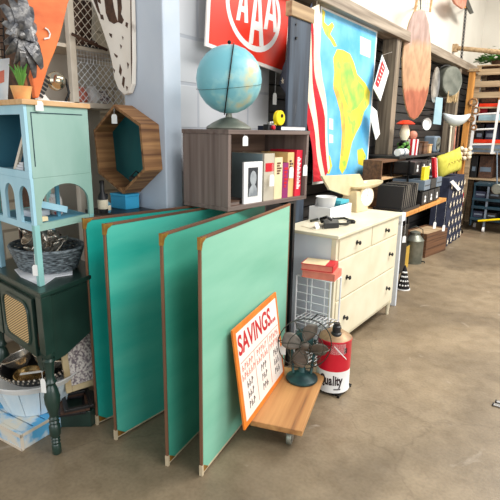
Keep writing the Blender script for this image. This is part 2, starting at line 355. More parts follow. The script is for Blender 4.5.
def book(a0, w, h, d, m, lab, front=-.03, extra=None, lean=0):
    p = crw(a0, front, ct)
    t = thing('book', lab, 'book', p, -CA, 'books standing in the wooden crate')
    sh = lambda y, z: V((0, y+lean*z, z))
    b = MB()
    def bx(x0, x1, y0, y1, z0, z1):
        b.hexa([V((x, y+lean*zz, zz)) for x, y, zz in ((x0, y0, z0), (x1, y0, z0), (x1, y1, z0), (x0, y1, z0), (x0, y0, z1), (x1, y0, z1), (x1, y1, z1), (x0, y1, z1))])
    bx(-d, 0, 0, .003, 0, h); bx(-d, 0, w-.003, w, 0, h); bx(-.004, 0, .003, w-.003, 0, h)
    b.build('cover', m, t, bevel=.001)
    b = MB(); bx(-d+.003, -.004, .003, w-.003, .003, h-.004); b.build('pages', m_paper, t)
    if extra: extra(t, w, h, lean)
    return t
def ex_grey(t, w, h, l):
    MB().box(.0002, .0015, .012, w-.01, h*.62, h*.80).build('spine_label', m_reddeep, t)
def strip(cols):
    def f(t, w, h, l):
        b = MB()
        for k in range(cols[1]):
            z0 = h*(cols[2]+(cols[3]-cols[2])*k/cols[1]); b.box(.0002, .0012, w*.28, w*(.62+.12*((k*7) % 3)), z0, z0+h*(cols[3]-cols[2])/cols[1]*.7)
        b.build('spine_lettering', cols[0], t)
    return f
def bk_(u0, u1): return crA(u0), crA(u1)-crA(u0)-.002
a_, w_ = bk_(266.5, 277); t = book(a_, w_, .262, .24, m_bookbeige, 'thick book with slate blue cover and red spine label behind the portrait', -.02, ex_grey)
MB().box(-.24, -.012, -.0012, -.0002, .002, .26).build('front_cover', m_bookgrey, t)
a_, w_ = bk_(277, 285); book(a_, w_, .238, .2, m_bookcream, 'cream book with faded ornament between the red labelled book and the plum one', -.02, strip((m_trunk, 5, .6, .9)))
a_, w_ = bk_(285, 291); book(a_, w_, .205, .18, m_bookpurple, 'short plum coloured book in the crate', -.02, strip((m_reddeep, 6, .3, .9)))
a_, w_ = bk_(291, 297.5); book(a_, w_, .262, .2, m_booktan, 'tall tan book with a white tag between plum and crimson books', -.03, strip((m_brown, 4, .6, .85)))
a_, w_ = bk_(297.5, 303.5); book(a_, w_, .275, .2, m_bookred, 'crimson book with white spine lettering at the end of the row', -.02, strip((m_tag, 22, .16, .86)), .03)
fp = thing('picture_frame', 'small white framed black and white portrait standing in the crate', 'picture frame', crw(crA(246.5), -.012, ct), -CA)
MB().box(-.018, -.006, 0, .155, 0, .222).build('frame', m_whitep, fp, bevel=.001)
MB().box(-.006, -.004, .034, .114, .038, .192).build('print', m_picb, fp)
b = MB().prism([(-.004, .074+.026*math.cos(a), .135+.04*math.sin(a)) for a in [2*PI*i/16 for i in range(16)]], (.0012, 0, 0)); b.prism([(-.004, .036, .039), (-.004, .112, .039), (-.004, .106, .078), (-.004, .088, .1), (-.004, .062, .1), (-.004, .042, .078)], (.001, 0, 0))
b.build('portrait', m_picl, fp)
fb = thing('book', 'dark book lying flat on the crate floor below the portrait', 'book', crw(.03, -.02, ct), -CA)
MB().box(-.16, 0, 0, .085, 0, .004).box(-.16, 0, 0, .085, .02, .024).build('cover', m_brown, fb); MB().box(-.157, -.003, .002, .083, .004, .02).build('pages', m_crate, fb)
for a, z0, lab, o in ((crA(271), .17, 'white paper price tag hanging in front of the red labelled book', .006), (crA(293.5), .2, 'small white price tag on the tan book', -.018), (crA(303), .21, 'white price tag hanging beside the crimson book', .012)):
    p = crw(a, o, z0); tt = thing('price_tag', lab, 'tag', p, 0); card_tag(p, tt, .036, .065, fx, p+V((0, 0, .06)), 'card')

# globe
g = crw(.165, -.15, CH); GL = thing('desk_globe', 'pale blue globe on a dark domed base on top of the crate', 'globe', g)
MB().lathe([(.0, 0), (.118, 0), (.122, .008), (.116, .016), (.085, .036), (.045, .056), (.018, .064), (.014, .09), (0, .09)], 36).build('base', m_zinc, GL, smooth=True)
GR = .172; gc = V((0, 0, .082+GR))
MB().ball(gc, GR, n=48).build('sphere', m_globe, GL, smooth=2)
tilt = Matrix.Rotation(math.radians(8), 3, V((-.35, 1, 0)).normalized())
dv = V((.62, -.78, 0)); MB().tube([gc+(tilt@(dv*math.sin(a)+Z*math.cos(a)))*(GR+.006) for a in [PI*i/30 for i in range(31)]], .0035, 6).build('meridian_arc', m_blackm, GL, smooth=True)
MB().tube([gc+(Matrix.Rotation(math.radians(9), 3, 'X')@V((math.cos(a), math.sin(a), 0)))*(GR+.0004)-Z*.035*1 for a in [2*PI*i/60 for i in range(60)]], .001, 5, True).build('equator_line', m_wire, GL)
MB().ball(gc+Z*(GR+.01), .01).build('finial', m_blackm, GL, smooth=True)
p = crw(crA(244), .006, CH-.03); tt = thing('price_tag', 'white price tag hanging from the globe over the crate front', 'tag', p); card_tag(p, tt, .035, .05, fx, (GL.location+V((.03, -.02, .05))), 'card')
# flat book, tape measure, camera
fb = thing('book', 'thin white flat book with dark cover lying at the right end of the crate top', 'book', crw(.47, -.03, CH), -CA)
MB().box(-.17, 0, 0, .25, 0, .003).box(-.17, 0, 0, .25, .022, .025).box(-.17, 0, 0, .003, 0, .025).build('cover', m_navy, fb); MB().box(-.167, -.003, .003, .248, .003, .022).build('pages', m_whitep, fb)
tm = thing('tape_measure', 'round yellow tape measure standing on the flat white book', 'tape measure', crw(.49, -.06, CH+.026), -CA)
MB().lathe([(0, -.014), (.038, -.014), (.042, -.01), (.042, .01), (.038, .014), (0, .014)], 32, Matrix.Translation((0, 0, .0425)) @ Matrix.Rotation(PI/2, 4, 'Y')).build('case', m_yellow, tm, smooth=True)
MB().lathe([(0, .0142), (.011, .0142), (.009, .017), (0, .017)], 20, Matrix.Translation((0, .008, .055)) @ Matrix.Rotation(PI/2, 4, 'Y')).build('hub', m_blackm, tm, smooth=True)
MB().box(-.006, .006, -.05, -.03, 0, .012).build('tape_end', m_yellow, tm)
vc = thing('toy_camera', 'small black and silver toy camera on the crate next to the tape measure', 'camera', crw(.37, -.04, CH), -CA)
MB().box(-.04, 0, 0, .07, 0, .032).build('body', m_black, vc, bevel=.003); MB().box(-.03, -.005, .02, .05, .032, .046).build('viewfinder', m_steel, vc, bevel=.002)
MB().lathe([(0, 0), (.012, 0), (.012, .012), (.008, .014), (0, .014)], 16, Matrix.Translation((0, .036, .016)) @ Matrix.Rotation(PI/2, 4, 'Y')).build('lens', m_reddeep, vc, smooth=True)

# ------------------------------------------------------------------ hung on the booth wall
AS = thing('enamel_sign', 'red metal sign with white oval emblem of three letters above the globe', 'sign', AX(250, 40, -1.9))
xs = -1.9
cbl, cbr = AX(205.5, 46, xs), AX(286, 75, xs); ex = (cbr-cbl); Wd = ex.length; ex.normalize(); ey = (AX(212.5, 0, xs)-cbl); ey -= ex*ey.dot(ex); ey.normalize()
Ht = .62
def ap(a, b): return cbl+ex*(a*Wd)+ey*(b*Ht)
MB().prism([ap(0, 0), ap(1, 0), ap(1, 1), ap(0, 1)], (-.012, 0, 0)).build('plate', m_signw, AS, world=True, bevel=.002)
MB().prism([ap(.03, .035)+X*.0005, ap(.97, .035)+X*.0005, ap(.97, .965)+X*.0005, ap(.03, .965)+X*.0005], (.001, 0, 0)).build('red_field', m_red, AS, world=True)
oc = AX(255, 10, xs)+X*.0016
pr = AX(255, 52, xs)-oc; rb = abs(pr.dot(ey))
rx_ = abs((AX(281, 12, xs)-oc).dot(ex))
b = MB(); n = 40
o1 = [oc+ex*(rx_*math.cos(2*PI*i/n))+ey*(rb*math.sin(2*PI*i/n)) for i in range(n)]; o2 = [oc+ex*((rx_-.034)*math.cos(2*PI*i/n))+ey*((rb-.034)*math.sin(2*PI*i/n)) for i in range(n)]
for i in range(n):
    j = (i+1) % n; b.hexa([o1[i], o1[j], o2[j], o2[i], o1[i]+X*.001, o1[j]+X*.001, o2[j]+X*.001, o2[i]+X*.001])
b.build('emblem_ring', m_whitep, AS, world=True)
def letterA(fl_, fr_, ap_, w):
    xp = xs+.0016; P = lambda p: AX(p[0], p[1], xp); fl2 = (fl_[0]+w, fl_[1]+.4); fr1 = (fr_[0]-w, fr_[1]-.4)
    mix = lambda p, q, t_: (p[0]*(1-t_)+q[0]*t_, p[1]*(1-t_)+q[1]*t_)
    apl, apr = (ap_[0]-w*.55, ap_[1]), (ap_[0]+w*.55, ap_[1]+.3); ain = (ap_[0], ap_[1]+w*1.6)
    b = MB(); b.prism([P(q) for q in (fl_, apl, apr, fr_, fr1, ain, fl2)], X*.0012)
    q0, q1, q2, q3 = mix(fl2, ain, .28), mix(fr1, ain, .28), mix(fr1, ain, .45), mix(fl2, ain, .45); b.prism([P(q) for q in (q0, q1, q2, q3)], X*.0012)
    return b.build('letter', m_whitep, AS, world=True)
letterA((248.5, 43.5), (263.5, 46.5), (258, -14), 4.2); letterA((236, 20), (248, 23), (244.5, -18), 3.6); letterA((263.5, 29), (277, 32.5), (272, -12), 3.6)
for q in ((222, 6), (284, 30), (224, 40), (280, 65)): MB().tube([AX(q[0], q[1], xs-.012), V((WX-.03, AX(q[0], q[1], xs).y, AX(q[0], q[1], xs).z))], .008, 6).build('standoff', m_blackm, AS, world=True)

# map of south america
mx = -1.875
MP = thing('wall_map', 'blue wall map of a yellow green continent hanging beside the flag', 'map', AX(348, 90, mx))
mtl, mtr, mbr = AX(321, 4, mx), AX(377.5, 31, mx), AX(366, 176, mx); mbl = V((mx, mtl.y, mbr.z))
MB().prism([mtl, mtr, V((mx, mtr.y, mbr.z)), mbl], (-.004, 0, 0)).build('sheet', m_whitep, MP, world=True)
def inm(p, k): q = V(p); return V((mx+k, min(max(q.y, mtl.y+.02), mtr.y-.025), min(max(q.z, mbr.z+.02), min(mtl.z, mtr.z)-.02)))
b = MB()
b.prism([inm(mtl, .0005), inm(mtr, .0005), inm((mx, 9, -9), .0005), inm((mx, -9, -9), .0005)], (.0005, 0, 0))
def mpoly(px, k, mi): b.mi = mi; b.prism([inm(AX(u, v, mx), k) for u, v in px], (.0005, 0, 0))
mpoly([(333, 58), (337, 49), (343, 50), (350, 54), (354, 63), (357, 74), (365, 83), (370, 92), (369, 104), (364, 112), (361, 124), (356, 133), (352, 142), (349, 156), (346, 168), (342, 174), (339, 168), (341, 148), (342, 130), (341, 112), (336, 96), (333, 85), (334, 72)], .001, 1)
mpoly([(342, 62), (350, 62), (354, 76), (364, 88), (364, 98), (357, 108), (350, 112), (345, 100), (341, 88), (340, 74)], .0016, 2)
mpoly([(335, 84), (338, 90), (343, 104), (345, 120), (345, 140), (343, 156), (341, 156), (342, 134), (340, 112), (336, 97), (333, 88)], .0018, 3)
mpoly([(322, 8), (325, 12), (324, 22), (328, 26), (332, 22), (334, 26), (330, 34), (334, 40), (337, 46), (334, 47), (330, 40), (325, 34), (322, 26)], .001, 1)
mpoly([(323, 152), (330, 156), (332, 166), (329, 174), (323, 172)], .001, 1)
mpoly([(357, 150), (362, 148), (366, 156), (363, 166), (358, 164)], .001, 1)
for q in ([(324, 118), (327, 118), (327, 128), (324, 128)], [(329, 118), (333, 119), (333, 130), (329, 129)], [(324, 133), (327, 133), (327, 141), (324, 141)], [(329, 134), (333, 135), (333, 143), (329, 143)],
          [(360, 36), (371, 41), (370, 58), (360, 54)]): mpoly(q, .001, 4)
b.build('print', [m_sea, m_land, m_landg, m_lando, mat('map_inset', (206, 226, 240), (226, 220, 236), 14)], MP, world=True)
MB().tube([mtl+X*.004+Z*.004, mtr+X*.004+Z*.004], .007, 8).build('hanging_rail', m_blackm, MP, world=True)
for f_ in (.1, .9): p = mtl.lerp(mtr, f_); MB().tube([p+Z*.004, V((mx, p.y, 2.41))], .003, 5).build('hanging_cord', m_blackm, MP, world=True)

# plank with pine cap
pk = thing('plank_post', 'weathered blue grey plank with a pine cap between red sign and flag', 'plank', (-1.74, 2.93, 0))
py0, py1 = AX(289.5, 60, -1.70).y, AX(310, 60, -1.70).y; pzt = AX(300, 19, -1.70).z
MB().box(-1.722, -1.70, py0, py1, 0, pzt).build('plank', m_plank, pk, world=True, bevel=.004)
MB().box(-1.735, -1.687, py0-.012, py1+.012, pzt, pzt+.085).build('cap', m_pine2, pk, world=True, bevel=.004)
b = MB().tube([(-1.70, py0+.06, pzt-.04), (-1.694, py0+.06, pzt-.04)], .006, 8).tube([(-1.70, py0+.065, pzt-.12), (-1.69, py0+.065, pzt-.12)], .009, 8); b.build('nail', m_black, pk, world=True)
p = AX(320, 12, -1.70); tt = thing('price_tag', 'large white tag at the top left corner of the map', 'tag', p); card_tag(AX(318, 11, -1.69), tt, .085, .15, X, AX(309, 9, -1.699), 'card')
p = AX(275, 94, -1.86); tt = thing('price_tag', 'white tag dangling under the red sign', 'tag', p); card_tag(AX(275, 93, -1.86), tt, .045, .075, X, AX(276, 71, -1.905), 'card')

# flag
fl = thing('striped_flag', 'hanging flag with red and white stripes and a starred navy corner behind the plank', 'flag', AX(320, 60, -1.83))
fx0 = -1.835
def fpt(u, v, k=0): p = AX(u, v, fx0); p.x += .008*math.sin(u*.45)+.008*math.sin(v*.06+u*.2)+k; return p
b = MB()
cols = [[(305, 95), (306, 112), (308, 132), (311, 155), (314, 182)], [(305.5, 75), (308, 100), (312, 125), (318, 155), (322, 181)], [(308.5, 10), (310, 54), (312.5, 82), (317.5, 122), (324, 176)],
        [(310.5, 8), (312.5, 54), (318, 85), (323.5, 118), (327, 172)], [(319, 4), (320, 40), (322, 80), (326, 115), (330, 168)]]
N = 5
for ci in range(len(cols)-1):
    b.mi = ci % 2
    A, B = cols[ci], cols[ci+1]
    def smp(Cc, t): q = t*(len(Cc)-1); i = min(int(q), len(Cc)-2); f_ = q-i; return (Cc[i][0]*(1-f_)+Cc[i+1][0]*f_, Cc[i][1]*(1-f_)+Cc[i+1][1]*f_)
    for k in range(16):
        q = [smp(A, k/16), smp(B, k/16), smp(B, (k+1)/16), smp(A, (k+1)/16)]
        P0 = [fpt(*s) for s in q]; b.hexa(P0+[p+X*.0025 for p in P0])
b.build('stripes', [m_flagr, m_flagw], fl, world=True)
p = fpt(317, 5); MB().tube([p, V((p.x, p.y, 2.41))], .004, 6).build('hanging_cord', m_flagw, fl, world=True)
# hidden run of the cloth behind the plank, with the starred corner showing at its left
b = MB(); q = [(283, 66), (312, 2), (314, 60), (310, 100), (297, 104), (288, 97), (279, 84)]
b.prism([AX(u, v, fx0-.006) for u, v in q], (.0025, 0, 0)).build('starred_corner', m_navy, fl, world=True)
def star(b, c, r, ax1, ax2, n, rot=0):
    pts = []
    for i in range(10): rr = r if i % 2 == 0 else r*.42; a = PI/2+rot+i*PI/5; pts.append(V(c)+V(ax1)*rr*math.cos(a)+V(ax2)*rr*math.sin(a))
    b.prism(pts, V(n))
b = MB(); star(b, AX(282.5, 81, fx0-.003), .022, Y, Z, X*.001, .2); star(b, AX(287, 91, fx0-.003), .018, Y, Z, X*.001); b.build('star', m_flagw, fl, world=True)

# pennants right of the map
def leaflet(name, px, lab, cat, x, inner=None):
    t = thing(name, lab, cat, AX(px[0][0], px[0][1], x)); MB().prism([AX(u, v, x) for u, v in px], (-.006, 0, 0)).build('card', m_tag, t, world=True)
    if inner: MB().prism([AX(u, v, x)+X*.0006 for u, v in inner], (.001, 0, 0)).build('red_panel', m_reddeep, t, world=True)
    return t
t = leaflet('hanging_sign', [(382.5, 55), (389, 72), (380.5, 101), (373.5, 88)], 'white hanging card with a red lettered panel right of the map', 'sign', -1.80, [(382, 60), (385, 68), (378, 88), (375, 84)])
MB().tube([AX(382.5, 55, -1.8), AX(392, 52, -1.8), ], .003, 6).build('hook', m_steel, t, world=True)
b = MB()
for k in range(5):
    f0 = .12+.17*k; A = V(AX(382.3, 62, -1.8)).lerp(AX(375.6, 85, -1.8), f0); B = V(AX(384.6, 67.5, -1.8)).lerp(AX(377.8, 87.5, -1.8), f0); b.beam(A.lerp(B, .2)+X*.0018, A.lerp(B, .8)+X*.0018, .012, .0008, X)
b.build('lettering', m_tag, t, world=True)
leaflet('price_tag', [(372, 106), (377, 111), (380, 134), (376, 140), (370.5, 118)], 'plain white tag hanging below the red lettered card', 'tag', -1.80)

# ------------------------------------------------------------------ dresser
DX0, DX1, DY0, DY1, DZ = -1.685, -1.275, 2.72, 3.86, .872
DR = thing('dresser', 'cream painted five drawer dresser with black knobs and blue white side', 'dresser', (-1.5, 3.3, 0))
MB().box(DX0-.005, DX1+.02, DY0-.02, DY1+.02, DZ-.022, DZ).build('top', m_cream, DR, world=True, bevel=.004)
MB().box(DX0, DX1-.006, DY0+.004, DY1-.004, .11, DZ-.022).build('body', m_cream, DR, world=True)
MB().box(DX0+.02, DX1-.01, DY0, DY0+.006, .115, DZ-.024).build('side_panel', m_creamside, DR, world=True)
MB().box(DX1-.035, DX1-.001, DY0-.002, DY0+.03, .1, DZ-.022).build('corner_post', m_cream, DR, world=True, bevel=.002)
MB().box(DX1-.035, DX1-.001, DY1-.03, DY1+.002, .1, DZ-.022).build('corner_post', m_cream, DR, world=True, bevel=.002)
for sx, sy in ((0, 0), (1, 0), (0, 1), (1, 1)):
    x, y = (DX0+.03, DX1-.022)[sx], (DY0+.024, DY1-.024)[sy]
    MB().lathe([(0, 0), (.012, 0), (.014, .012), (.012, .02), (.02, .1), (.024, .115), (0, .115)], 16, Matrix.Translation((x, y, 0))).build('leg', m_cream, DR, True, world=True)
def drawer(y0, y1, z0, z1, knobs):
    d = MB().box(DX1-.008, DX1+.006, y0, y1, z0, z1).build('drawer', m_cream, DR, world=True, bevel=.003)
    for ky in knobs:
        kz = (z0+z1)/2
        b = MB().lathe([(0, 0), (.016, 0), (.016, .004), (.006, .006), (.006, .016), (.014, .02), (.015, .026), (.008, .031), (0, .032)], 16, Matrix.Translation((DX1+.006, ky, kz)) @ Matrix.Rotation(PI/2, 4, 'Y'))
        o = b.build('knob', m_black, DR, True, world=True); o.parent = d
mid = (DY0+DY1)/2
drawer(DY0+.035, mid-.006, .705, .845, [DY0+.30]); drawer(mid+.006, DY1-.035, .705, .845, [DY1-.30])
drawer(DY0+.035, DY1-.035, .43, .692, [DY0+.17, DY1-.17]); drawer(DY0+.035, DY1-.035, .135, .417, [DY0+.17, DY1-.17])

# things on the dresser
scp = AZ(355, 213, DZ)
SC = thing('kitchen_scale', 'old beige kitchen scale with round dial on the dresser', 'scale', (scp.x-.07, scp.y+.11, DZ), -math.radians(8))
MB().hexa([V(p) for p in ((-.09, -.08, 0), (.09, -.08, 0), (.09, .1, 0), (-.09, .1, 0), (-.06, -.05, .165), (.06, -.05, .165), (.06, .07, .165), (-.06, .07, .165))]).build('housing', m_enamel, SC, bevel=.008)
dm = Matrix.Translation((.07, .07, .115)) @ Matrix.Rotation(math.radians(-12), 4, 'Z') @ Matrix.Rotation(PI/2, 4, 'Y')
MB().lathe([(0, -.02), (.078, -.02), (.084, 0), (.084, .012), (.076, .016), (0, .016)], 36, dm).build('dial_case', m_enamel, SC, smooth=True)
dl = MB().lathe([(0, .0165), (.072, .0165), (.072, .018), (0, .018)], 36, dm).build('dial', m_whitep, SC)
b = MB()
for k in range(12):
    a = 2*PI*k/12; b.beam(dm@V((.058*math.cos(a), .058*math.sin(a), .0185)), dm@V((.067*math.cos(a), .067*math.sin(a), .0185)), .003, .001, X)
b.beam(dm@V((0, 0, .019)), dm@V((-.05, .01, .019)), .003, .001, X); o = b.build('dial_marks', m_blackm, SC); o.parent = dl
MB().lathe([(0, 0), (.03, 0), (.03, .02), (0, .02)], 16, Matrix.Translation((0, .01, .165))).build('plate_stem', m_enamel, SC)
pm = Matrix.Translation((.02, .16, .185)) @ Matrix.Rotation(math.radians(4), 4, 'X') @ Matrix.Diagonal((.55, 1.3, 1, 1))
MB().lathe([(0, 0), (.13, 0), (.165, .018), (.168, .03), (.16, .032), (.128, .012), (0, .01)], 36, pm).build('weighing_pan', m_enamel, SC, smooth=True)

WB = thing('wooden_box', 'white open wooden box at the back of the dresser holding the cup', 'box', (-1.683, 3.09, DZ))
W_, L_, H_ = .17, .36, .10
MB().box(0, W_, 0, L_, 0, .01).build('bottom_board', m_whitep, WB)
for bx in ((0, .012, 0, L_, .01, H_), (W_-.012, W_, 0, L_, .01, H_), (.012, W_-.012, 0, .012, .01, H_), (.012, W_-.012, L_-.012, L_, .01, H_)): MB().box(*bx).build('side_board', m_whitep, WB, bevel=.002)
cp = thing('enamel_cup', 'white enamel cup standing in the white box on the dresser', 'cup', (-1.60, 3.19, DZ+.01))
MB().lathe([(0, 0), (.04, 0), (.045, .01), (.074, .15), (.078, .156), (.074, .158), (.069, .152), (.04, .014), (0, .012)], 32).build('body', m_whitep, cp, smooth=True)
MB().tube([(-.066, .02, .13), (-.095, .03, .12), (-.098, .03, .08), (-.055, .02, .06)], .006, 8).build('handle', m_whitep, cp, smooth=True)
t = thing('aqua_tray', 'aqua wooden tray lying inside the white box behind the cup', 'tray', (-1.672, 3.285, DZ+.01))
MB().box(0, .145, 0, .145, .095, .12).box(.02, .13, .02, .13, 0, .095).build('tray', m_tealbox, t, bevel=.003)
t = thing('cream_board', 'cream wooden board leaning flat across the back of the white box', 'board', (-1.60, 3.3, DZ))
q = [AX(322, 176, -1.62), AX(360, 174, -1.62), AX(368, 189, -1.62), AX(348, 196, -1.62), AX(330, 190, -1.62)]
MB().prism(q, (-.02, 0, 0)).build('board', m_enamel, t, world=True, bevel=.003)
# headphones / belt
hp = thing('headset', 'old black strapped headset lying on the front corner of the dresser', 'headset', AZ(330, 222, DZ))
P = lambda u, v, k=.012: AZ(u, v, DZ+k)
MB().prism([P(323, 224, .001), P(338, 224, .001), P(339, 228, .001), P(324, 229, .001)], (0, 0, .035)).build('case', m_black, hp, world=True, bevel=.004)
MB().tube([P(311, 221), P(318, 219), P(326, 217, .03), P(334, 219, .02), P(344, 218), P(352, 221), P(347, 224), P(338, 224, .02)], .009, 8).build('strap', m_wire, hp, True, world=True)
MB().tube([P(322, 222, .03), P(321, 219, .06), P(327, 217, .08), P(332, 220, .06)], .011, 8).build('band', m_blackm, hp, True, world=True)
MB().lathe([(0, 0), (.03, 0), (.032, .015), (.02, .024), (0, .024)], 20, Matrix.Translation(P(351, 223, .001))).build('earpiece', m_blackm, hp, True, world=True)
MB().lathe([(0, 0), (.035, 0), (.036, .014), (.024, .02), (0, .02)], 20, Matrix.Translation(P(329, 220, .001))).build('earpiece', m_steel, hp, True, world=True)
tt = thing('price_tag', 'folded white paper tag propped on the dresser corner beside the headset', 'tag', AZ(317, 229, DZ)); a = AZ(316, 229, DZ); c2 = AZ(320, 228, DZ)
MB().prism([a, c2, c2+Z*.04-V((.015, 0, 0)), a+Z*.04-V((.015, 0, 0))], (.0012, 0, 0)).build('card', m_tag, tt, world=True)
t = thing('paper_sheet', 'cream sheet of paper lying at the left end of the dresser top', 'paper', AZ(308, 226, DZ))
MB().prism([AZ(u, v, DZ+.001) for u, v in ((301, 226), (309, 220), (322, 223), (313, 229))], (0, 0, .002)).build('sheet', m_paper, t, world=True)

# ------------------------------------------------------------------ wire rack with books
rk = thing('wire_rack', 'white wire rack standing against the dresser side with red books on it', 'rack', (-1.42, 2.58, 0))
RX0, RX1, RY0, RY1, RZ = -1.452, -1.215, 2.545, 2.685, .62
corners = ((RX0, RY0), (RX1, RY0), (RX1, RY1), (RX0, RY1))
for x, y in corners: MB().tube([(x, y, 0), (x, y, RZ)], .006, 8).build('leg', m_whitem, rk, True, world=True)
for z in (.05, .33, RZ):
    b = MB().tube([V((x, y, z)) for x, y in corners], .004, 6, True)
    for k in range(1, 9): x = RX0+(RX1-RX0)*k/9; b.tube([(x, RY0, z), (x, RY1, z)], .0025, 6)
    b.build('shelf_grid', m_whitem, rk, world=True)
for k in range(10):
    z = .10+.052*k
    if abs(z-.33) > .01: MB().tube([(RX0, RY0, z), (RX1, RY0, z)], .003, 6).build('cross_wire', m_whitem, rk, world=True)
for x in (RX0+.11, RX0+.2): MB().tube([(x, RY0, .05), (x, RY0, RZ)], .003, 6).build('upright_wire', m_whitem, rk, world=True)
def flatbook(c, w, d, h, rz, mc, lab, top=None, grp='red books on the wire rack'):
    t = thing('book', lab, 'book', c, rz, grp)
    MB().box(-w/2, w/2, -d/2, d/2, 0, .003).box(-w/2, w/2, -d/2, d/2, h-.003, h).box(w/2-.004, w/2, -d/2, d/2, .003, h-.003).build('cover', mc, t)
    MB().box(-w/2+.004, w/2-.004, -d/2+.004, d/2-.004, .003, h-.003).build('pages', m_salmon, t)
    if top: MB().box(-w/2+.006, w/2-.05, -d/2+.004, d/2-.004, h, h+.001).build('cover_panel', top, t)
    return t
bx, by = -1.335, 2.615
flatbook((bx+.02, by, RZ+.005), .21, .155, .045, math.radians(10), m_salmon, 'pinkish red book lying directly on the wire rack')
flatbook((bx, by+.005, RZ+.051), .2, .15, .04, math.radians(14), m_reddeep, 'red book with a cream front cover on top of the stack', m_bookcream)

# ------------------------------------------------------------------ dolly, sign, fan, gas can
da = math.radians(17)
DL = thing('furniture_dolly', 'worn plywood dolly on casters in front of the mint board', 'dolly', (-.965, 1.805, 0), da)
MB().box(-.262, 0, 0, .60, .085, .115).build('platform', m_ply, DL, bevel=.004)
def caster(x, y):
    MB().box(x-.022, x+.022, y-.022, y+.022, .072, .085).build('caster_plate', m_steel, DL)
    b = MB().box(x-.016, x-.012, y-.014, y+.014, .02, .074); b.box(x+.012, x+.016, y-.014, y+.014, .02, .074); b.build('caster_fork', m_steel, DL)
    MB().lathe([(0, -.01), (.033, -.012), (.036, -.008), (.036, .008), (.033, .012), (0, .01)], 24, Matrix.Translation((x, y, .036)) @ Matrix.Rotation(PI/2, 4, 'Y')).build('wheel', m_zinc, DL, smooth=True)
caster(-.07, .05); caster(-.07, .54); caster(-.20, .54); caster(-.215, .16)

SG = thing('savings_sign', 'white sign with orange border and red savings headline leaning on the mint board', 'sign', AZ(245, 430.5, .118))
sbl = AZ(245, 430.5, .118); sd = V((-math.sin(math.radians(13.5)), math.cos(math.radians(13.5)), 0))
SW = .60; SH = .5
sup = None
# lean: top moves towards the board
nrm = V((sd.y, -sd.x, 0)); sup = (Z-nrm*.14).normalized(); sn = sd.cross(sup)
SP = lambda a, b, k=0: sbl+sd*a+sup*b+sn*k
MB().prism([SP(0, 0), SP(SW, 0), SP(SW, SH), SP(0, SH)], -sn*.01).build('board', m_orange, SG, world=True, bevel=.001)
MB().prism([SP(.028, .03, .0004), SP(SW-.028, .03, .0004), SP(SW-.028, SH-.026, .0004), SP(.028, SH-.026, .0004)], sn*.0008).build('white_face', m_signw, SG, world=True)
text('SAVINGS...', .135, m_letter, SG, SP(SW*.48, SH*.80, .0016), sd, sup, .0006, sx=.82, bold=.003)
b = MB(); b.beam(SP(.04, SH*.64, .002), SP(SW-.04, SH*.64, .002), .003, .001, sn)
for k in (1, 2): b.beam(SP(SW*(.02+.32*k), .05, .002), SP(SW*(.02+.32*k), SH*.64, .002), .003, .001, sn)
b.build('ruled_lines', m_salmon, SG, world=True)
def scribble(x0, x1, z, h, m, nm, n):
    b = MB(); w = (x1-x0)/n
    for k in range(n):
        xx = x0+w*k; j = random.random()
        b.beam(SP(xx+w*.2, z, .002), SP(xx+w*(.2+.2*j), z+h, .002), w*.17, .001, sn); b.beam(SP(xx+w*.5, z+h*(.9 if j > .5 else .1), .002), SP(xx+w*.8, z+h*j, .002), w*.15, .001, sn)
        b.beam(SP(xx+w*.2, z+h*.5, .0021), SP(xx+w*.75, z+h*(.3+.5*j), .0021), w*.13, .001, sn)
    b.build(nm, m, SG, world=True)
for k in range(3):
    x0 = SW*(.06+.31*k)
    scribble(x0+.01, x0+.15, SH*.545, .032, m_salmon, 'column_heading', 5); scribble(x0, x0+.165, SH*.455, .034, m_salmon, 'column_heading', 6)
    for r in range(3): scribble(x0+.045, x0+.125, SH*(.345-.105*r), .036, m_ink, 'column_entry', 3)
p = SP(SW*.94, SH*.38, .02); tt = thing('price_tag', 'small white tag hanging by the fan in front of the sign edge', 'tag', p); card_tag(p, tt, .035, .055, V((.6, -.8, 0)), p+V((.05, 0, .03)), 'card')

# antique fan
FN = thing('electric_fan', 'antique dark green desk fan with worn blades on the plywood dolly', 'fan', AZ(296, 380, .117)+V((.02, .03, 0)))
MB().lathe([(0, 0), (.088, 0), (.092, .006), (.09, .014), (.075, .022), (.05, .034), (.03, .05), (0, .05)], 36).build('base', m_fan, FN, smooth=True)
view = V((.55, -.83, .02)).normalized(); fr = Z.cross(view).normalized(); fu = view.cross(fr)
hub = V((.01, .0, .215))
MB().tube([(0, 0, .04), (-.01, .012, .09), (-.035, .05, .15)], [.024, .016, .02], 12).build('neck', m_fan, FN, smooth=True)
back = Matrix.Translation(hub) @ Matrix(((fr.x, fu.x, view.x, 0), (fr.y, fu.y, view.y, 0), (fr.z, fu.z, view.z, 0), (0, 0, 0, 1)))
MB().lathe([(0, -.14), (.03, -.137), (.05, -.12), (.056, -.08), (.054, -.05), (.03, -.03), (.012, -.024), (.012, .0), (0, .0)], 24, back).build('motor_housing', m_fan, FN, smooth=True)
for s in (-1, 1): MB().tube([V((s*.05*fr.x, s*.05*fr.y, .035)), hub+fr*s*.066-view*.07-Z*.05, hub+fr*s*.066-view*.08], .008, 8).build('yoke_arm', m_fan, FN, smooth=True)
R = .138
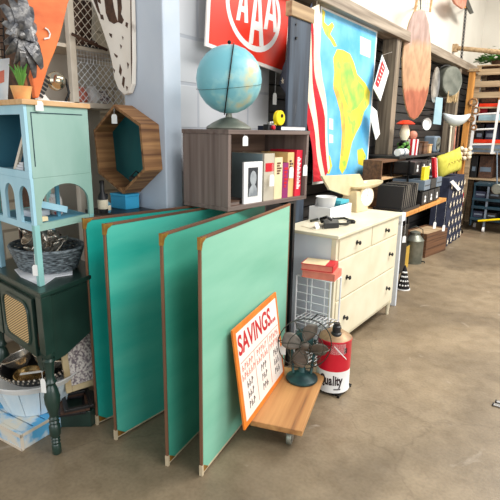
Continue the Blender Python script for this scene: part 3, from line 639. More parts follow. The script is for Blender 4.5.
def blade(a):
    b = MB(); pts = []; nr, nt_ = 8, 6; grid = []
    for i in range(nr+1):
        r = .02+(R-.026)*i/nr; row = []
        half = .16+.62*math.sin(PI*min(1, i/nr*.86+.07))**.7 if i else .25
        half *= .78*(.105/max(r, .04))**.35
        for j in range(nt_+1):
            th = a+half*(j/nt_*2-1)*.8; zz = .018*(j/nt_*2-1)
            row.append(back@V((r*math.cos(th), r*math.sin(th), .005+zz)))
        grid.append(row)
    for i in range(nr):
        for j in range(nt_):
            q = [grid[i][j], grid[i][j+1], grid[i+1][j+1], grid[i+1][j]]; b._f([b.bm.verts.new(p) for p in q])
    bmesh.ops.remove_doubles(b.bm, verts=b.bm.verts, dist=1e-5)
    o = b.build('blade', m_blade, FN, smooth=2); s = o.modifiers.new('solid', 'SOLIDIFY'); s.thickness = .0016
    return o
for k in range(4): blade(math.radians(74+90*k))
MB().lathe([(0, -.004), (.024, -.004), (.024, .016), (.014, .026), (0, .028)], 20, back).build('hub', m_blade, FN, smooth=True)
Q = lambda r, th, k: back@V((r*math.cos(th), r*math.sin(th), k))
b = MB().tube([Q(R+.012, 2*PI*i/40, -.012) for i in range(40)], .0032, 6, True); b.build('guard_ring', m_wire, FN, smooth=True)
MB().tube([Q(.035, 2*PI*i/24, .05) for i in range(24)], .0025, 6, True).build('guard_ring', m_wire, FN, smooth=True)
MB().tube([Q(R*.72, 2*PI*i/32, .042) for i in range(32)], .0025, 6, True).build('guard_ring', m_wire, FN, smooth=True)
for k in range(6):
    th = math.radians(20+60*k); MB().tube([Q(.035, th, .05), Q(R*.6, th+.35, .047), Q(R*.95, th+.55, .03), Q(R+.012, th+.6, -.012), Q(.05, th+.6, -.07)], .0025, 6).build('guard_wire', m_wire, FN, smooth=True)
MB().tube([Q(R+.012, PI/2-.2, -.012), Q(R+.05, PI/2-.35, -.02), Q(R+.056, PI/2-.6, -.03)], .004, 6).build('carry_hook', m_blackm, FN, smooth=True)

# gas can on its little stand
cc = AZ(331, 391.5, .02); cc.y += .075; cc.x -= .03
st = thing('wire_stand', 'low black wire stand under the red and white can', 'stand', (cc.x, cc.y, 0))
b = MB().tube([(-.085, -.085, .012), (.085, -.085, .012), (.085, .085, .012), (-.085, .085, .012)], .005, 6, True)
for k in (-1, 0, 1): b.tube([(.085*k*.6, -.085, .012), (.085*k*.6, .085, .012)], .003, 6)
b.build('frame', m_blackm, st)
for sx in (-1, 1):
    for sy in (-1, 1): MB().lathe([(0, 0), (.008, 0), (.008, .01), (0, .01)], 10, Matrix.Translation((sx*.08, sy*.08, 0))).build('foot', m_blackm, st)
CN = thing('oil_can', 'red and white metal can with black spout beside the plywood dolly', 'can', (cc.x, cc.y, .018))
cr, chh = .098, .31
MB().lathe([(0, 0), (cr, 0), (cr+.002, .004), (cr, .008), (cr, .135)], 40, cap=False).build('white_band', m_whitep, CN, smooth=True)
MB().lathe([(cr, .135), (cr, .31), (cr+.002, .316), (cr, .32)], 40, cap=False).build('red_band', m_can, CN, smooth=True)
MB().lathe([(cr, .32), (cr-.004, .324), (.055, .35), (.03, .355), (0, .355)], 40, cap=False).build('lid', m_cantop, CN, smooth=True)
MB().lathe([(.0, .325), (.032, .325), (.03, .34), (.024, .345), (.024, .38), (.018, .385), (.018, .40), (0, .402)], 24, Matrix.Translation((.02, -.03, .015))).build('spout', m_black, CN, smooth=True)
MB().tube([(-.05, .02, .34), (-.05, .01, .385), (.0, .04, .39), (.01, .06, .34)], .004, 8).build('bail_handle', m_wire, CN, smooth=True)
va = math.atan2(-cc.y, -cc.x)
def wrap(pts2d, m, nm, r=cr+.0006, n=1):            # shapes wrapped round the can: (angle offset, height)
    b = MB()
    for poly in pts2d:
        # subdivide along the angle so the patch follows the curve
        lo = min(p[0] for p in poly)
        P0 = [V((r*math.cos(va+a), r*math.sin(va+a), z)) for a, z in poly]
        nn = V((math.cos(va+sum(p[0] for p in poly)/len(poly)), math.sin(va+sum(p[0] for p in poly)/len(poly)), 0)); b.prism(P0, nn*.0012)
    return b.build(nm, m, CN)
hat = []
for k in range(16):
    for r_ in range(5):
        a0 = -.1+.07*k-.3; z0 = .245+.013*r_
        if a0+.3 > .1-.0*r_ and True: hat.append([(a0, z0), (a0+.012, z0), (a0+.042, z0+.012), (a0+.03, z0+.012)])
wrap(hat, m_whitep, 'hatching')
dia = []
for k in range(10): a0 = .0+.08*k; z0 = .30-.0085*k; dia.append([(a0, z0), (a0+.08, z0-.0085), (a0+.08, z0-.0165), (a0, z0-.008)])
wrap(dia, m_whitep, 'diagonal_stripe', cr+.001)
dk = [[(.62+.07*k, .285-.002*k), (.66+.07*k, .285-.002*k), (.66+.07*k, .25), (.62+.07*k, .25)] for k in range(3)]
wrap(dk, m_black, 'dark_mark')
# the word on the white band, letter by letter round the curve
word = 'Quality'
for k, chx in enumerate(word):
    a = va+(-.62, -.35, -.12, .06, .18, .31, .49)[k]; nrm_ = V((math.cos(a), math.sin(a), 0)); xd = V((-math.sin(a), math.cos(a), 0))
    text(chx, .082, m_ink, CN, V((cr*math.cos(a), cr*math.sin(a), .078))+nrm_*.0006, xd, Z, .0006, name='lettering', sx=.56, world=False, bold=.003)
wrap([[(.1+.06*k, .022), (.14+.06*k, .022), (.14+.06*k, .03), (.1+.06*k, .03)] for k in range(7)], m_ink, 'small_print')

# ------------------------------------------------------------------ left: dark green cabinet
CO = V((-1.852, 1.07, 0)); fa = V((-.99, .12, 0)).normalized(); fb_ = V((-.22, .975, 0)).normalized()
def cab(a, b, z): return CO+fa*a+fb_*b+Z*z
def cbox(B, a0, a1, b0, b1, z0, z1, f=cab):
    return B.hexa([f(a0, b0, z0), f(a1, b0, z0), f(a1, b1, z0), f(a0, b1, z0), f(a0, b0, z1), f(a1, b0, z1), f(a1, b1, z1), f(a0, b1, z1)])
CB = thing('green_cabinet', 'dark green cabinet with cane door and turned legs under the teal hutch', 'cabinet', CO)
CAW, CAD, CAZ = .62, .43, .81
cbox(MB(), 0, CAW, 0, CAD, CAZ-.022, CAZ).build('top', m_dgreen, CB, world=True, bevel=.004)
cbox(MB(), .014, CAW-.014, .014, CAD-.012, .60, CAZ-.022).build('carcass', m_dgreen, CB, world=True)
# right side panel with an arched apron
pts = [cab(.012, .055, .775), cab(.012, CAD-.012, .775), cab(.012, CAD-.012, .60)]
for k in range(8): s = k/7; pts.append(cab(.012, CAD-.012-.10*s, .60-.0*s-.055*math.sin(s*PI/2)-.02*s))
pts += [cab(.012, .12, .47), cab(.012, .055, .47)]
MB().prism(pts, fa*.014).build('side_panel', m_dgreen, CB, world=True)
# corner posts and turned legs
legp = [(0, 0), (.017, 0), (.021, .006), (.021, .05), (.017, .056), (.021, .066), (.017, .075), (.021, .083), (.017, .09), (.026, .105), (.026, .15), (.018, .162), (.024, .17), (.019, .18), (.024, .19), (.018, .2), (.02, .21), (.034, .27), (.036, .3), (.026, .345), (.018, .36), (.028, .375), (.02, .39), (.018, .41), (.024, .47), (.026, .48), (.018, .49), (.026, .50), (.026, .52), (0, .52)]
for a, b_ in ((.03, .03), (CAW-.03, .03), (.03, CAD-.028), (CAW-.03, CAD-.028)):
    p = cab(a, b_, 0); cbox(MB(), a-.028, a+.028, b_-.028, b_+.026, .52, CAZ-.022).build('corner_post', m_dgreen, CB, world=True, bevel=.002)
    MB().lathe(legp, 20, Matrix.Translation(p)).build('leg', m_dgreen, CB, True, world=True)
# cane door in the front
DA0, DA1, DZ0, DZ1 = .085, .44, .49, .765
dr = cbox(MB(), DA0, DA1, -.006, .014, DZ0, DZ1).build('door', m_dgreen, CB, world=True, bevel=.004)
def rr(a0, a1, z0, z1, r, bb): 
    o = []
    for cx, cz, s in ((a1-r, z1-r, 0), (a0+r, z1-r, 1), (a0+r, z0+r, 2), (a1-r, z0+r, 3)):
        for k in range(6): t = PI/2*(s+k/5); o.append(cab(cx+r*math.cos(t), bb, cz+r*math.sin(t)))
    return o
o = MB().prism(rr(DA0+.045, DA1-.045, DZ0+.04, DZ1-.035, .05, -.0065), (0, -.001, 0)).build('cane_panel', m_cane, CB, world=True); o.parent = dr
o = MB().tube(rr(DA0+.042, DA1-.042, DZ0+.037, DZ1-.032, .052, -.008), .007, 8, True).build('moulding', m_dgreen, CB, True, world=True); o.parent = dr
cbox(MB(), .455, .60, -.006, .014, DZ0, DZ1).build('door', m_dgreen, CB, world=True, bevel=.004)
# carved bracket below the door, beside the corner post
MB().prism([cab(.058, .01, .52), cab(.058, .01, .43), cab(.085, .01, .41), cab(.115, .01, .44), cab(.125, .01, .49), cab(.125, .01, .52)], (0, .02, 0)).build('bracket', m_dgreen, CB, world=True, bevel=.004)

# ------------------------------------------------------------------ teal hutch on the cabinet
HO = V((-1.937, 1.122, CAZ)); HW, HD, HT = .46, .375, .797
def hut(a, b, z): return HO+fa*a+fb_*b+Z*z
HU = thing('teal_hutch', 'pale teal arched tabletop hutch with pine top standing on the dark green cabinet', 'hutch', HO)
hb = lambda B, *a: cbox(B, *a, f=hut)
hb(MB(), -.012, HW+.012, -.012, HD+.012, HT-.022, HT).build('top_board', m_topw, HU, world=True, bevel=.003)
ZS = .475                                              # shelf level
hb(MB(), .012, HW-.012, .012, HD, ZS, ZS+.016).build('shelf', m_tealf, HU, world=True)
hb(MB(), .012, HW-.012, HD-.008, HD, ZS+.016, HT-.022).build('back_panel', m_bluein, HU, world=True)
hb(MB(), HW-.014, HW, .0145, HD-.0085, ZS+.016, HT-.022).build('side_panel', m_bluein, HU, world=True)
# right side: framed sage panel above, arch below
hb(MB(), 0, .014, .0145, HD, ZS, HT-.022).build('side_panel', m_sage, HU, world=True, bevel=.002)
b = MB(); hb(b, -.002, .0, .032, .036, ZS+.05, HT-.05); hb(b, -.002, 0, .036, HD-.04, HT-.054, HT-.05); b.build('panel_groove', m_teald, HU, world=True)
def arch_side(bm, plane, w, z0, z1, r, leg):           # filled wall with a round headed opening
    n = 14; zc = z1-.035-r
    pts = [(0, z1), (w, z1), (w, z0), (w-leg, z0), (w-leg, zc)]
    cx = w/2; rr_ = w/2-leg
    for k in range(1, n): t = PI*k/n; pts.append((cx+rr_*math.cos(t), zc+r*math.sin(t)))
    pts += [(leg, zc), (leg, z0), (0, z0)]
    return [plane(a, z) for a, z in pts]
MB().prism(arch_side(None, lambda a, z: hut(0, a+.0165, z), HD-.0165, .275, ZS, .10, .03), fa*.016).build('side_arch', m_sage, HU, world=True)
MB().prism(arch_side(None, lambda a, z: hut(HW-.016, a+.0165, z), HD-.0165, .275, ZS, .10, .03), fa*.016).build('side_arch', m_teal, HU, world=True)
for k in range(3):
    w = (HW)/3; MB().prism(arch_side(None, lambda a, z, o=w*k: hut(o+a, 0, z), w, .275, ZS, .055, .026), fb_*.016).build('front_arch', m_tealf, HU, world=True)
hb(MB(), 0, HW, -.003, .014, ZS-.002, ZS+.03).build('shelf_rail', m_tealf, HU, world=True, bevel=.002)
hb(MB(), 0, .04, -.002, .014, ZS+.03, HT-.022).build('front_stile', m_tealf, HU, world=True); hb(MB(), HW-.04, HW, -.002, .014, ZS+.03, HT-.022).build('front_stile', m_tealf, HU, world=True)
hb(MB(), .04, HW-.04, 0, .014, HT-.06, HT-.022).build('head_rail', m_tealf, HU, world=True)
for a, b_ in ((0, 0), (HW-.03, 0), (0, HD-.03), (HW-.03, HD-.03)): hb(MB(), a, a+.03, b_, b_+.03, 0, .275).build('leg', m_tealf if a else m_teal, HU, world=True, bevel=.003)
hb(MB(), .004, .024, .03, HD-.03, .245, .275).build('lower_rail', m_sage, HU, world=True); hb(MB(), .03, HW-.03, .004, .024, .245, .275).build('lower_rail', m_tealf, HU, world=True)
hb(MB(), HW-.024, HW-.004, .03, HD-.03, .245, .275).build('lower_rail', m_teal, HU, world=True)
hb(MB(), .02, HW-.02, .02, HD-.02, .262, .272).build('lower_shelf', m_bluein, HU, world=True)
p = hut(-.015, .075, HT-.004); card_tag(p, HU, .034, .04, -fa); 
# blue folding rack inside the arch
t = thing('blue_trestle', 'small blue wooden trestle standing behind the side arch of the hutch', 'trestle', hut(.12, .17, .272))
for a0, a1, b0, b1, z0, z1 in ((.10, .115, .07, .09, .272, .44), (.10, .115, .20, .22, .272, .44)): hb(MB(), a0, a1, b0, b1, z0, z1).build('upright', m_bluein, t, world=True)
MB().beam(hut(.095, .05, .36), hut(.095, .25, .30), .02, .03).build('cross_bar', m_tealf, t, world=True)
t = thing('patterned_jar', 'white jar with red pattern standing inside the hutch arch', 'jar', hut(.17, .235, .272))
MB().lathe([(0, 0), (.028, 0), (.03, .01), (.03, .075), (.024, .085), (0, .085)], 20).build('body', mat('red_dot_glaze', (238, 228, 220), (232, 218, 210), 60, lo=.5, hi=.56, c3=(190, 80, 70)), t, smooth=True)
MB().lathe([(0, .085), (.022, .085), (.022, .1), (0, .1)], 20).build('lid', m_whitep, t, smooth=True)
t = thing('yellow_block', 'pale yellow block lying on the lower rail of the hutch', 'block', hut(.05, .05, .2755)); MB().box(-.03, .0, -.005, .05, 0, .02).build('block', m_bookcream, t, bevel=.002)
t = thing('folded_linen', 'folded white linen on the lower shelf of the hutch', 'linen', hut(.21, .12, .273)); MB().box(-.08, .04, -.04, .06, 0, .03).build('cloth', m_pinkcloth, t, bevel=.008)
# papers and frame on the open shelf
t = thing('picture_frame', 'tilted white framed print leaning on the open shelf of the hutch', 'picture frame', hut(.19, .05, ZS+.016))
MB().beam(hut(.20, .03, ZS+.018), hut(.13, .06, ZS+.17), .02, .012).build('frame_bar', m_lock, t, world=True); MB().prism([hut(.21, .08, ZS+.017), hut(.11, .08, ZS+.017), hut(.11, .09, ZS+.12), hut(.17, .09, ZS+.10)], fb_*.004).build('print', m_orn, t, world=True)
t = thing('folded_paper', 'crumpled white paper lying on the open shelf of the hutch', 'paper', hut(.09, .07, ZS+.016)); b = MB(); 
for k in range(4): hb(b, .10+.01*k, .20-.01*k, .02+.006*k, .075, ZS+.016+.011*k, ZS+.026+.011*k)
b.build('paper', m_pinkcloth, t, world=True)

# on top of the hutch
TZ = HT+CAZ
t = thing('feather_carving', 'tall rusty orange carved feather standing on the hutch top', 'carving', AX(37, 97, -2.08))
q = [(27, -6), (72, -6), (68, 4), (64, 22), (60, 38), (55, 52), (49, 66), (44, 82), (39, 98), (35, 98), (34, 88), (31, 76), (34, 64), (37, 52), (37, 40), (33, 26), (28, 12)]
P_ = [AX(u, v, -2.08) for u, v in q]; zmin = min(p.z for p in P_); P_ = [V((p.x, p.y, max(p.z, TZ+.001))) for p in P_]
MB().prism(P_, (-.025, 0, 0)).build('body', m_orangebird, t, world=True, bevel=.006)
MB().tube([AX(u, v, -2.076) for u, v in ((45, 28), (48, 30), (50, 34), (49, 38), (44, 39))], .004, 6).build('white_mark', m_whitep, t, True, world=True)
t = thing('metal_bow', 'grey hammered metal bow ornament in front of the orange carving', 'ornament', AX(18, 38, -2.05))
def petal(c, ang, L, w):
    b = MB(); d = V((0, math.cos(ang), math.sin(ang))); s = V((0, -math.sin(ang), math.cos(ang))); n = 8; A = []; B = []
    for i in range(n+1):
        f_ = i/n; ww = w*(.25+.75*math.sin(PI*min(f_*.9+.05, 1))); xx = .03*math.sin(PI*f_)
        A.append(V(c)+d*L*f_+s*ww/2+X*xx); B.append(V(c)+d*L*f_-s*ww/2+X*(xx+.008))
    for i in range(n): b.hexa([A[i], B[i], B[i+1], A[i+1], A[i]-X*.006, B[i]-X*.006, B[i+1]-X*.006, A[i+1]-X*.006])
    return b.build('loop', m_bow, t, world=True)
c = AX(18, 36, -2.05)
for k, (ang, L, w) in enumerate(((80, .19, .05), (62, .16, .035), (100, .15, .04), (40, .13, .05), (20, .11, .035), (4, .15, .045), (-12, .13, .03), (-34, .15, .05), (-52, .18, .055), (-70, .19, .045), (-88, .15, .05), (-105, .13, .035), (118, .14, .045), (145, .10, .04), (172, .10, .035), (-150, .10, .04), (-128, .12, .04))): petal(c+X*(.004*(k % 3)), math.radians(ang), L*(.5+.42*abs(math.sin(math.radians(ang)))), w)
MB().ball(c+X*.03, .016, (.7, 1, 1)).build('knot', m_bow, t, True, world=True)
MB().beam(c-X*.01-Z*.0, V((c.x-.02, c.y+.03, TZ)), .02, .012).build('stand_rod', m_rust, t, world=True)
t = thing('painted_planter', 'small painted planter with green succulent on the hutch top', 'planter', V((0, 0, TZ))+V((AX(22, 96, -2.03).x, AX(22, 96, -2.03).y, 0)))
MB().lathe([(0, 0), (.03, 0), (.032, .008), (.042, .05), (.044, .055), (.038, .055), (.034, .045), (0, .045)], 24).build('pot', m_potp, t, smooth=True)
b = MB()
for k in range(26):
    a = random.random()*6.28; L = .05+.05*random.random(); s = .2+.5*random.random(); b.tube([(0, 0, .045), (math.cos(a)*L*s*.4, math.sin(a)*L*s*.4, .045+L*.6), (math.cos(a)*L*s, math.sin(a)*L*s, .045+L)], [.004, .007, .001], 6)
b.build('foliage', m_plant, t, smooth=True)
t = thing('framed_card', 'pale framed card leaning at the left end of the hutch top', 'picture frame', AX(4, 97, -2.2))
q = [AX(u, v, -2.2) for u, v in ((-8, 60), (10, 58), (8, 100), (-8, 100))]; q = [V((p.x, p.y, max(p.z, TZ))) for p in q]
MB().prism(q, (-.012, 0, 0)).build('frame', m_palebl, t, world=True, bevel=.003)
q = [AX(u, v, -2.199) for u, v in ((-2, 72), (4, 70), (4, 82), (-2, 84))]; MB().prism(q, (.002, 0, 0)).build('pink_motif', m_salmon, t, world=True)
# silver ball held in a white bracket
pb = V((-2.22, AX(55, 86, -2.22).y, 0)); pb.z = TZ
bp = AX(56, 81, -2.22); t = thing('gazing_ball', 'silver mirrored ball resting in a white cradle on the hutch top', 'ornament', (bp.x, bp.y, TZ))
rad = .045; MB().ball((0, 0, max(.05, bp.z-TZ)), rad, n=32).build('ball', m_silverball, t, smooth=2)
MB().prism([(0, -.10, 0), (0, .11, 0), (0, .11, .012), (0, .045, .016), (0, -.04, .016), (0, -.07, .05), (0, -.10, .06)], (-.03, 0, 0)).build('cradle', m_whitep, t, bevel=.003)
MB().tube([(-.01, .05, .012), (-.01, .075, .06), (-.01, .06, .12), (-.01, .03, .14)], .006, 8).build('hook', m_blackm, t, smooth=True)
b = MB(); 
for k in range(6): f_ = k/6; b.beam(V((.006, -.095+.06*f_, .03+.1*f_)), V((.006, -.095+.06*(f_+.1), .03+.1*(f_+.1))), .03, .003, X)
b.build('checkered_strip', m_black, t)

# mesh locker behind
LX = -2.62
t = thing('mesh_locker', 'cream wooden locker with diamond wire mesh door behind the hutch', 'locker', (LX, AX(85, 60, LX).y, 0))
y0, y1 = AX(69, 60, LX).y, AX(122, 60, LX).y
MB().box(LX-.02, LX+.02, y0, y0+.04, 0, 2.4).build('stile', m_lock, t, world=True, bevel=.003)
MB().box(LX-.02, LX+.02, y1, y1+.04, 0, 2.4).build('stile', m_lock, t, world=True, bevel=.003)
zs1, zs2 = AX(90, 47, LX).z, AX(90, 103, LX).z
MB().box(LX-.3, LX-.02, y0-.22, y1+.04, zs1-.02, zs1).build('shelf', m_lock, t, world=True); MB().box(LX-.3, LX+.02, y0-.22, y1+.04, zs2-.03, zs2).build('shelf', m_lock, t, world=True)
MB().box(LX-.32, LX-.3, y0-.22, y1+.04, 0, 2.4).build('back_panel', m_white, t, world=True)
MB().box(LX-.3, LX-.02, y0-.24, y0-.22, 0, 2.4).build('side_panel', m_brown, t, world=True)
b = MB(); yy = y0+.04; H0, H1 = zs1+.0, 2.4; s = .035
def dia_mesh(b, ya, yb, za, zb, s):
    k = ya-(zb-za)
    while k < yb:
        for sg in (1, -1):
            # line y = k + sg-run
            y_a, z_a, y_b, z_b = k, za, k+(zb-za), zb
            if sg < 0: z_a, z_b = zb, za
            if y_a < ya: z_a += (z_b-z_a)*(ya-y_a)/(y_b-y_a); y_a = ya
            if y_b > yb: z_b = z_a+(z_b-z_a)*(yb-y_a)/(y_b-y_a) if y_b > y_a else z_b; y_b = yb
            if y_b-y_a > .004: b.tube([(LX, y_a, z_a), (LX, y_b, z_b)], .0022, 4)
        k += s
dia_mesh(b, yy, y1, H0, H1, .05); b.build('wire_mesh', m_lock, t, world=True)
b = MB(); dia_mesh(b, yy, y1, zs2, zs1-.09, .045); b.build('wire_mesh', m_whitem, t, world=True)
b = MB()
for k in range(16): y = yy+(y1-yy)*k/16; b.tube([(LX-.03, y, zs1-.09), (LX-.03, y, zs1-.01)], .0015, 4)
for k in range(4): b.tube([(LX-.03, yy, zs1-.09+.022*k), (LX-.03, y1, zs1-.09+.022*k)], .0015, 4)
b.build('wire_grid', m_whitem, t, world=True)
MB().tube([AX(72, 34, LX+.05), AX(107, 50, LX+.05)], .009, 8).build('door_bar', m_brown, t, True, world=True)
for i, (u, lab) in enumerate(((78, 'left dark leather boot shaft behind the wire mesh'), (87, 'right dark leather boot shaft behind the wire mesh'))):
    p = AX(u, 40, LX-.12); bt = thing('boot', lab, 'boot', (p.x, p.y, zs1))
    MB().tube([(0, 0, .03), (0, 0, .10), (0, .005, .22), (0, .01, .28)], [.035, .028, .036, .03], 14).build('shaft', m_brown, bt, smooth=True)
    MB().tube([(-.01, 0, .035), (.04, 0, .028), (.09, 0, .022)], [.034, .03, .02], 14).build('foot', m_brown, bt, smooth=True); MB().box(-.045, .11, -.03, .03, 0, .012).build('sole', m_black, bt, bevel=.003)
for i, (u, h, m, lab) in enumerate(((80, .09, m_salmon, 'pink china pot low behind the wire mesh'), (92, .1, m_whitep, 'white china jug low behind the wire mesh'), (102, .08, m_orn, 'patterned china pot low behind the wire mesh'))):
    p = AX(u, 90, LX-.14); j = thing('china_pot', lab, 'pot', (p.x, p.y, zs2), 0)
    MB().lathe([(0, 0), (.03, 0), (.045, .02), (.048, h*.6), (.03, h), (.034, h+.01), (0, h+.01)], 20).build('body', m, j, smooth=True); MB().tube([(0, .045, h*.7), (0, .07, h*.6), (0, .065, h*.3), (0, .046, h*.25)], .005, 6).build('handle', m, j, smooth=True)
wd = thing('wood_board', 'brown wooden board standing between the carving and the mesh locker', 'board', (LX, y0-.1, zs1)); MB().box(LX-.14, LX-.12, y0-.09, y0-.015, zs1, 2.38).build('board', m_hexw, wd, world=True)
# black wire rack at the far left edge
t = thing('grid_rack', 'black wire grid rack at the left edge behind the framed card', 'rack', AX(0, 60, -2.6)); b = MB()
for k in range(7): b.tube([AX(-14, 20+7*k, -2.6), AX(4, 22+7*k, -2.6)], .0028, 5)
b.tube([AX(3, 18, -2.6), AX(5, 66, -2.6)], .004, 6); b.build('grid', m_blackm, t, world=True)
MB().tube([AX(4, 66, -2.6), V((AX(5, 66, -2.6).x, AX(5, 66, -2.6).y, 0))], .006, 6).build('post', m_blackm, t, world=True)
# chipped white shutter shaped piece
t = thing('chipped_panel', 'white chipped paint wooden cutout leaning on the blue pilaster', 'panel', (-1.965, 1.5, 0))
x_ = -1.985
q = [(88, -6), (131, -6), (132, 30), (132.5, 60), (132, 84), (129, 93), (124, 95), (118, 89), (114, 78), (112, 64), (109, 50), (105, 38), (101, 26), (96, 12)]
n_ = V((0, -1, 0)); pc = V((-2.262, 1.895, 1.8))
MB().prism([AP(u, v, pc, n_) for u, v in q], -n_*.03).build('panel', m_chip, t, world=True, bevel=.004)
for q in ([(104, -4), (112, -4), (114, 8), (116, 16), (118, 22), (114, 24), (109, 21), (106, 13)], [(117, -4), (121, -4), (122, 8), (121, 14), (124, 20), (122, 24), (118, 22), (118, 10)], [(130.4, -4), (131.4, -4), (132.2, 60), (131.6, 84), (131, 60)], [(92, -4), (96, -4), (99, 8), (101, 16), (98, 12)], [(109, 33), (112, 34), (112, 38), (110, 36)], [(114, 53), (118, 56), (117, 58), (115, 56)], [(120, 64), (122, 70), (121, 76), (119, 72)], [(123, 76), (125, 78), (124, 88), (122, 84)], [(96, -4), (100, -4), (101, 4), (98, 2)], [(120, 44), (122, 46), (121, 49)], [(126, 22), (128, 23), (127.5, 28), (125.5, 26)], [(100, 14), (103, 15), (104, 20), (101, 19)], [(122, 36), (123.5, 37), (123, 40)], [(127, 62), (129, 64), (128, 69)], [(113, 68), (115, 70), (114.5, 73)], [(126, 86), (128, 87), (127, 91)]):
    MB().prism([AP(u, v, pc+n_*.0005, n_) for u, v in q], n_*.0012).build('bare_patch', m_brown, t, world=True)
pe = AP(130, 40, pc, n_); MB().tube([pe-n_*.02, V((-2.25, 1.95, pe.z))], .008, 8).build('nail', m_brown, t, True, world=True)

# hexagon shelf on the pilaster
t = thing('hexagon_shelf', 'hexagonal brown wooden wall shelf with a deep teal back', 'shelf', (-2.17, 1.8, 1.38))
hc = V((-2.19, 1.929, 1.381)); hr = .243
HXR = [hc+V((math.sin(a)*hr*.95, 0, math.cos(a)*hr)) for a in [PI/3*k-.09 for k in range(6)]]
dep = V((0, -.13, 0))
for k in range(6):
    A, B = HXR[k], HXR[(k+1) % 6]; ci = lambda p: hc+(p-hc)*.92
    MB().hexa([A, B, ci(B), ci(A), A+dep, B+dep, ci(B)+dep, ci(A)+dep]).build('side_board', m_hexw, t, world=True, bevel=.0015)
MB().prism([hc+(p-hc)*.93 for p in HXR], (0, -.008, 0)).build('back_board', m_hexback, t, world=True)
card_tag(hc+V((-.015, -.135, .19)), t, .03, .05, V((.6, -.8, 0)), hc+V((-.02, -.128, .225)))
p = hc+V((.09, .02, -hr*.62)); k_ = thing('black_clasp', 'small black metal piece lying in the hexagon shelf', 'clasp', hc+V((.07, -.07, -.165))); MB().box(-.03, .03, -.03, .04, 0, .02).build('body', m_black, k_, bevel=.004); MB().tube([(-.02, -.02, .02), (0, 0, .05), (.02, .03, .02)], .004, 6).build('loop', m_blackm, k_, smooth=True)
# bottles and boxes glimpsed behind the boards
bs = thing('side_table', 'dark small table hidden behind the teal boards carrying bottles', 'table', (-2.05, 1.78, 0))
MB().box(-.28, .04, -.12, .14, 1.03, 1.05).build('top', m_black, bs)
for sx in (-.26, .02):
    for sy in (-.1, .11): MB().box(sx-.012, sx+.012, sy-.012, sy+.012, 0, 1.03).build('leg', m_black, bs)
for (u, h, m, lab) in ((102, .16, m_black, 'dark glass bottle between hutch and hexagon shelf'), (106, .085, m_bluein, 'blue jar in front of the dark bottle')):
    p = AX(u, 208, -2.13 if h > .1 else -2.17); bt = thing('bottle', lab, 'bottle', (p.x-.03*(h > .1), p.y+.03*(h > .1), 1.05))
    MB().lathe([(0, 0), (.026, 0), (.027, .01), (.027, h*.55), (.012, h*.72), (.011, h), (0, h)], 18).build('body', m, bt, smooth=True)
    MB().lathe([(.0275, h*.15), (.0278, h*.16), (.0278, h*.45), (.0275, h*.46)], 18, cap=False).build('label_band', m_paper, bt, smooth=True); MB().lathe([(0, h), (.013, h), (.013, h+.015), (0, h+.015)], 14).build('stopper', m_blackm, bt, smooth=True)
t = thing('azure_box', 'bright azure box below the hexagon shelf', 'box', (-2.20, 1.86, 1.05)); MB().box(-.08, .05, -.06, .04, 0, .07).build('body', m_bluebox, t, bevel=.003); MB().box(-.082, .052, -.062, .042, .07, .085).build('lid', m_bluebox, t, bevel=.003)

# ------------------------------------------------------------------ wicker basket of silver on the cabinet
bc = hut(.215, .18, 0); bc.z = CAZ+.008
t = thing('linen_cloth', 'white cloth spread under the wicker basket', 'cloth', (bc.x, bc.y, CAZ)); b = MB()
b.prism([hut(a, c_, .001) for a, c_ in ((-.0, .03), (.03, .005), (.2, -.0), (.33, .03), (.34, .2), (.05, .235), (.0, .2), (.045, .12))], (0, 0, .005)).build('cloth', m_pinkcloth, t, world=True, bevel=.002)
bk = thing('wicker_basket', 'dark woven oval basket full of old silverware under the hutch', 'basket', bc)
b = MB(); NR = 9
for k in range(NR):
    z = .006+.011*k; r = .140+.034*(k/(NR-1)); b.tube([V((r*1.12*math.cos(2*PI*i/40), r*.9*math.sin(2*PI*i/40), z+.0025*(1 if (i+k) % 2 else -1))) for i in range(40)], .0062, 6, True)
b.build('weave', m_wicker, bk, smooth=True)
MB().lathe([(0, 0), (.13, 0), (.13, .008), (0, .008)], 30, Matrix.Diagonal((1.1, .8, 1, 1))).build('bottom', m_wicker, bk)
b = MB(); r = .176; b.tube([V((r*1.12*math.cos(2*PI*i/40), r*.9*math.sin(2*PI*i/40), .108)) for i in range(40)], .009, 8, True).build('rim', m_wicker, bk, smooth=True)
sg = 'silver pieces heaped in the wicker basket'
def cup(name, p, tilt, az, h, r, m, lab, grp):
    o = thing(name, lab, 'cup', p, az, grp); R_ = Matrix.Rotation(tilt, 4, 'Y')
    MB().lathe([(0, 0), (r*.6, 0), (r*.55, .004), (r*.15, .012), (r*.15, h*.4), (r*.7, h*.55), (r, h), (r*.94, h), (r*.6, h*.58), (0, h*.5)], 20, R_).build('bowl', m, o, smooth=True)
    MB().ball(R_@V((0, 0, h*.35)), r*.24).build('stem_knop', m, o, smooth=True)
    return o
def spoon(p, tilt, az, m, lab, grp, L=.16):
    o = thing('spoon', lab, 'spoon', p, az, grp); R_ = Matrix.Rotation(tilt, 4, 'Y')
    MB().tube([R_@V((0, 0, 0)), R_@V((.004, 0, L*.6)), R_@V((0, 0, L*.75))], [.006, .0035, .003], 8).build('handle', m, o, smooth=True)
    MB().ball(R_@V((0, 0, L*.88)), .02, (.35, .8, 1.1), 14, R_).build('bowl', m, o, smooth=True)
    return o
silv = 'tarnished silver piece heaped in the dark wicker basket'
for k in range(9):
    a = k*2.4; r = .03+.055*((k*37 % 10)/10); p = bc+V((r*1.15*math.cos(a), r*.8*math.sin(a), .06+.02*(k % 3)))
    cup('goblet', p, .4+.5*random.random(), random.random()*6, .075+.02*random.random(), .026+.008*random.random(), m_silver, 'tarnished silver goblet heaped in the dark wicker basket', sg)
